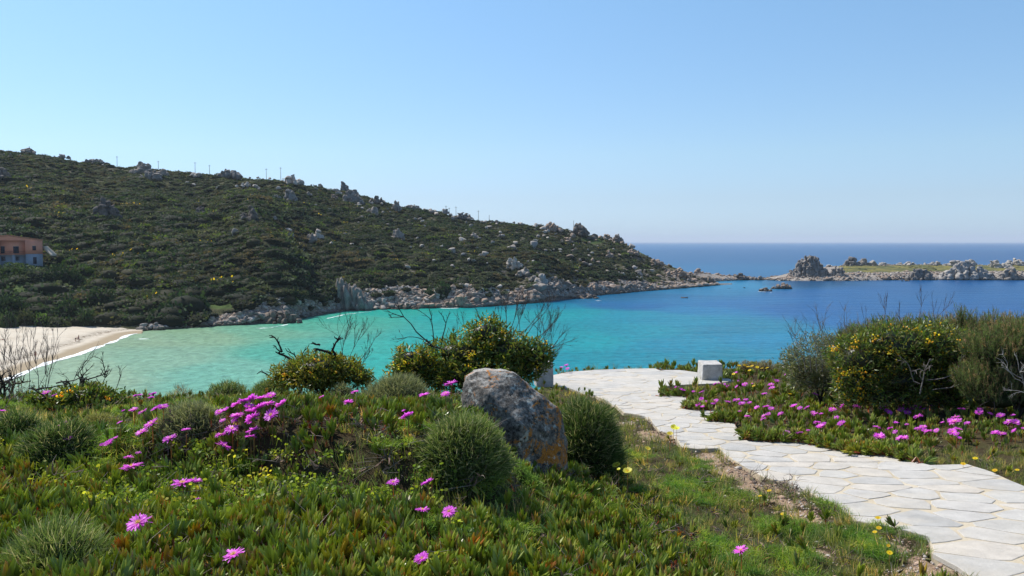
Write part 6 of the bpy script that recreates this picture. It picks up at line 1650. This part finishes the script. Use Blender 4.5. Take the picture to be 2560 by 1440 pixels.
V, F, C = prisms([(0, 0, -1)], [(0, 0, 1)], 1.0, 1.0, (1, .9, .8), None, 5, (.16, .10, .045)); STM = mesh_np('stem_mesh', V, F, C, M_ICE)
proto = None
def copy_tree(o, parent=None):
    c = o.copy(); COL.objects.link(c); c.parent = parent
    for ch in list(o.children): copy_tree(ch, c)
    return c
proto = thing('ice_plant_flower', 'magenta flower', 'flower')
obj('petals', PET[0], proto); obj('flower_heart', HEA, proto); obj('calyx', CAL, proto); obj('stem', STM, proto)
n_fl = 0
def flower(px, py, w, label, group, lift=.13):
    global n_fl
    h = hit(px, py, lift)
    if h is None: h = hit(px, py, .05)
    if h is None: return
    o = proto if n_fl == 0 else copy_tree(proto); n_fl += 1
    o['label'] = label; o['group'] = group
    s = w / FPX * h.y * .5 * 1.15
    tz = Vector((SUNV.x * .55 + rnd.gauss(0, .26), SUNV.y * .30 - .10 + rnd.gauss(0, .26), 1.0)).normalized()
    o.location = h; q = tz.to_track_quat('Z', 'Y'); o.rotation_euler = (q @ Matrix.Rotation(rnd.uniform(0, 6.28), 3, 'Z').to_quaternion()).to_euler(); o.scale = (s, s, s)
    for c in o.children:
        if c.name.startswith('petals'): c.data = rnd.choice(PET)
        if c.name.startswith('stem'):
            L_ = (h.z - gz(h.x, h.y) + .03) / s; c.scale = (.16, .16, L_); c.location = (0, 0, -.3); 
            # the stem goes straight down whatever way the flower faces
            c.rotation_euler = (o.rotation_euler.to_matrix().inverted()).to_euler()
CL = [
 ('flowers in the slanting band on the dark bank', 'from left in the slanting flower band on the dark bank', [(548, 1030, 20), (564, 1027, 22), (591, 1012, 28), (610, 1006, 30), (630, 1001, 30), (652, 998, 28), (677, 991, 28), (623, 1017, 24), (669, 1010, 34), (648, 1022, 36), (628, 1030, 30), (706, 1013, 34), (678, 1038, 36), (593, 1038, 34), (632, 1047, 38), (557, 1051, 16), (590, 1050, 24), (580, 1073, 34), (552, 1087, 26), (632, 1077, 34), (627, 1092, 28), (560, 1115, 36)]),
 ('flowers of the upper left slope', 'from left among those strewn over the upper left slope', [(309, 1028, 10), (334, 1025, 22), (357, 1029, 22), (389, 1023, 22), (408, 1019, 26), (340, 989, 14), (351, 988, 12), (383, 985, 18), (378, 995, 14), (378, 1059, 34), (354, 1080, 30), (300, 1057, 14), (465, 1076, 22), (425, 1096, 34), (275, 1109, 26), (290, 1096, 14), (255, 1113, 12)]),
 ('flowers at the far left', 'from left among the few at the far left', [(7, 1028, 14), (115, 982, 22), (136, 988, 12), (158, 1062, 26), (156, 1073, 34), (170, 1097, 20)]),
 ('flowers left of the boulder', 'from left in the trail between bank and boulder', [(804, 992, 12), (887, 980, 20), (871, 1008, 24), (1061, 989, 26), (1114, 985, 24), (1127, 960, 34), (1010, 1028, 12), (1019, 1042, 34)]),
 ('flowers on the rim beside the platform', 'from left of the tiny ones beyond the paving', [(1404, 919, 10), (1416, 914, 12), (1419, 922, 10)]),
 ('flowers near the stone block', 'from left of the far ones between stone block and shrub', [(1692, 971, 14), (1705, 977, 18), (1734, 980, 9), (1754, 980, 13), (1788, 961, 11), (1798, 959, 9), (1810, 965, 15), (1820, 967, 11), (1842, 967, 10), (1845, 954, 9), (1862, 961, 14), (1880, 961, 8), (1839, 933, 13), (1928, 962, 15), (1930, 971, 15), (1942, 953, 12), (1911, 985, 15), (1965, 937, 9), (2030, 969, 11), (2037, 987, 17)]),
 ('flowers along the stepped edge', 'from left along the stepped edge of the paving', [(1746, 1013, 15), (1754, 999, 13), (1757, 1018, 11), (1765, 1005, 9), (1780, 1012, 18), (1789, 1002, 14), (1819, 1005, 15), (1842, 1000, 18), (1855, 1010, 17), (1864, 1000, 14), (1874, 1008, 13), (1892, 1019, 14), (1868, 1043, 15), (1849, 1028, 9), (1916, 1018, 17), (1928, 1022, 15), (1911, 1039, 15), (1923, 1036, 13), (1908, 1048, 15), (1952, 1036, 18), (1985, 1017, 18), (2000, 1020, 13), (2017, 1019, 15), (2032, 1032, 13), (2039, 1035, 13), (2053, 1036, 11), (2043, 1057, 18), (2051, 1067, 20), (2061, 1061, 13), (2020, 1076, 10), (1965, 1084, 19), (1997, 1085, 20)]),
 ('flowers in front of the blossoming shrub', 'from left of those before the blossoming shrub', [(2082, 1024, 18), (2108, 1013, 18), (2142, 1019, 20), (2090, 1046, 17), (2104, 1059, 20), (2192, 1068, 19), (2198, 1095, 30), (2249, 1097, 20), (2262, 1096, 20), (2207, 1019, 19), (2218, 1028, 16), (2224, 1033, 13), (2226, 1072, 14), (2240, 1059, 15), (2238, 1080, 13), (2267, 1061, 10)]),
 ('dense flower cluster below the dark shrub', 'from left in the dense clump under the dark shrub', [(2292, 984, 23), (2300, 995, 17), (2286, 996, 15), (2317, 983, 13), (2346, 995, 19), (2348, 1005, 15), (2366, 1004, 11), (2257, 1016, 25), (2273, 1010, 20), (2253, 1024, 17), (2276, 1024, 25), (2294, 1022, 21), (2269, 1031, 17), (2310, 1024, 13), (2295, 1041, 21), (2331, 1014, 13), (2397, 997, 11), (2403, 1024, 18)]),
 ('flowers in the lower right cluster', 'from left of those in the grass at lower right', [(2296, 1072, 19), (2308, 1067, 17), (2321, 1079, 20), (2311, 1077, 15), (2341, 1076, 13), (2356, 1057, 11), (2387, 1055, 31), (2389, 1043, 21), (2378, 1051, 17), (2381, 1080, 21), (2395, 1074, 19), (2391, 1085, 15), (2399, 1096, 11), (2418, 1059, 15)]),
 ('flowers at the right edge', 'from left of those by the right edge of view', [(2448, 1032, 19), (2451, 1024, 15), (2492, 1014, 19), (2502, 1040, 19), (2521, 1056, 21), (2539, 1058, 21), (2533, 1040, 13), (2488, 1084, 19), (2504, 1084, 21), (2537, 1078, 15), (2549, 1004, 11), (2558, 1072, 11), (2475, 1035, 13)]),
]
for grp, tail, L_ in CL:
    for k, (px, py, w) in enumerate(sorted(L_)): flower(px, py, w, 'magenta flower, %s %s' % (ORD[k], tail), grp, .17 if px > 1500 else .19)
for px, py, w, lab in [(330, 1167, 48, 'large magenta flower low on the left beside the dark hollow'), (321, 1143, 22, 'small magenta flower just above the large one by the hollow'), (346, 1132, 14, 'half-closed magenta bud flower above the hollow on the left'), (456, 1208, 50, 'large wide-open magenta flower below the dark bank'), (490, 1204, 28, 'magenta flower seen edge-on touching the wide-open one'),
                       (496, 1247, 14, 'tiny closed magenta flower below the wide-open pair'), (346, 1307, 54, 'big lone magenta flower near the orange withered one'), (584, 1387, 52, 'big magenta flower near the lower edge, leaning right'), (983, 1206, 30, 'magenta flower left of the big cushion foot'), (1069, 1208, 32, 'magenta flower straight below the big cushion'),
                       (1056, 1275, 34, 'left flower of the pair in the lower middle'), (1123, 1279, 34, 'right flower of the pair in the lower middle'), (1055, 1397, 36, 'magenta flower crossed by a dark leaf at the lower middle'), (1852, 1377, 36, 'single magenta flower in the grass left of the paving')]:
    flower(px, py, w, lab, 'single magenta flowers', .17)
# yellow poppies and small yellow daisies
YP = mesh_np('yellow_petals', *strips(np.zeros((6, 3)), [(math.cos(q), math.sin(q), .55) for q in np.arange(6) * 1.047], .9, .95, (.3, 1, 1, .6), [(math.cos(q) * .1, math.sin(q) * .1, -.15) for q in np.arange(6) * 1.047], unit(np.array([(-math.sin(q), math.cos(q), 0) for q in np.arange(6) * 1.047])), (.75, .62, .03), (.85, .78, .10), roll=False), M_PETAL)
DP = mesh_np('daisy_petals', *strips(np.zeros((14, 3)), [(math.cos(q), math.sin(q), .15) for q in np.arange(14) * .4488], .95, .34, (.4, 1, 1, .5), None, unit(np.array([(-math.sin(q), math.cos(q), 0) for q in np.arange(14) * .4488])), (.80, .48, .01), (.85, .60, .02), roll=False), M_PETAL)
V, F = ico(2); YH = mesh_np('yellow_heart', V * np.array([.25, .25, .16]), F, np.tile([.6, .35, .02], (len(V), 1)), M_HEART)
def yflower(px, py, w, me, lab, grp, name, lift):
    h = hit(px, py, lift)
    if h is None: return
    s = w / FPX * h.y * .5 * 1.3; o = thing(name, lab, 'flower', tuple(h), 0, grp); o.scale = (s, s, s)
    o.rotation_euler = (rnd.gauss(.25, .15), rnd.gauss(-.25, .15), 0)
    obj('petals', me, o); obj('flower_heart', YH, o, (0, 0, .05)); L_ = (h.z - gz(h.x, h.y) + .02) / s
    st_ = obj('stem', STM, o, (0, 0, 0), tuple((o.rotation_euler.to_matrix().inverted()).to_euler())); st_.scale = (.14, .14, L_)
for k, (px, py, w, lab) in enumerate([(1541, 1164, 18, 'left pale yellow poppy of the group right of the boulder'), (1560, 1168, 13, 'upper pale yellow poppy of the group right of the boulder'), (1569, 1178, 20, 'largest yellow poppy of the group right of the boulder'), (1547, 1173, 8, 'small yellow poppy bud in the group right of the boulder'),
     (1619, 1122, 13, 'lone yellow poppy left of the sandy strip'), (1675, 1085, 14, 'lowest of the three poppies on the left edge of the paving'), (1684, 1068, 13, 'topmost of the three poppies on the left edge of the paving'), (1692, 1072, 13, 'right one of the three poppies on the left edge of the paving')]):
    yflower(px, py, w, YP, lab, 'pale yellow poppies', 'yellow_poppy', .20)
for px, py, w, lab in [(1919, 1175, 10, 'upper daisy on the left edge of the paving'), (1923, 1227, 11, 'daisy on the sandy strip'), (1900, 1240, 9, 'orange-tinted daisy on the sandy strip'), (1956, 1285, 9, 'daisy in the grass below the sandy strip'), (2195, 1295, 13, 'tallest daisy of the trio by the paving'), (2197, 1320, 12, 'middle daisy of the trio by the paving'), (2187, 1330, 10, 'lowest daisy of the trio by the paving'), (2224, 1382, 13, 'daisy near the lower edge beside the paving'), (2221, 1364, 8, 'tiny daisy above the one near the lower edge'),
     (2438, 1146, 11, 'daisy in the grass above the right edge of the paving'), (2408, 1160, 11, 'daisy touching the right edge of the paving'), (2487, 1176, 11, 'daisy beside the right corner stone of the paving'), (2543, 1175, 9, 'daisy at the right edge of the view')]:
    yflower(px, py, w, DP, 'small golden ' + lab, 'golden daisies', 'yellow_daisy', .12)
for k in range(11):
    px, py = [(1848, 914), (1862, 913), (1870, 917), (1880, 915), (1893, 918), (1905, 921), (1918, 920), (1874, 926), (1834, 935), (1884, 965), (1975, 985)][k]
    yflower(px, py, 8, DP, 'tiny yellow daisy, %s from left of those round the twin brown cushions' % ORD[k], 'tiny daisies near the brown cushions', 'yellow_daisy', .22)
# withered orange flower
h = hit(416, 1342, .10); s = 36 / FPX * h.y * .5
o = thing('withered_flower', 'crumpled orange and yellow withered flower low on the left', 'flower', tuple(h)); o.scale = (s, s, s)
for k, (dx, c_) in enumerate([(-.45, ((.70, .25, .03), (.80, .35, .05))), (.5, ((.75, .45, .02), (.85, .55, .03)))]):
    obj('petals', petals_mesh(660 + k, 26, .6, c_, .22, 2), o, (dx, 0, 0), (.3, .5 * (k * 2 - 1), 0), (.8, .8, .8))
obj('stem', STM, o, (0, 0, 0), None, (.12, .12, 2.4))
print('flowers', n_fl)

# ================================================================== thin sea air
_hz = NT('sea_air'); _v = _hz.n('ShaderNodeVolumePrincipled'); _v.inputs['Color'].default_value = (.80, .88, 1.0, 1); _v.inputs['Density'].default_value = 0.00006; _v.inputs['Anisotropy'].default_value = 0.1
_hz.link(_v.outputs[0], _hz.out.inputs['Volume'])
g = Geo(); box(g, -47000, 47000, -47000, 47000, -5, 190)
tag(obj('haze', g.mesh('haze_box', _hz.m)), kind='stuff')
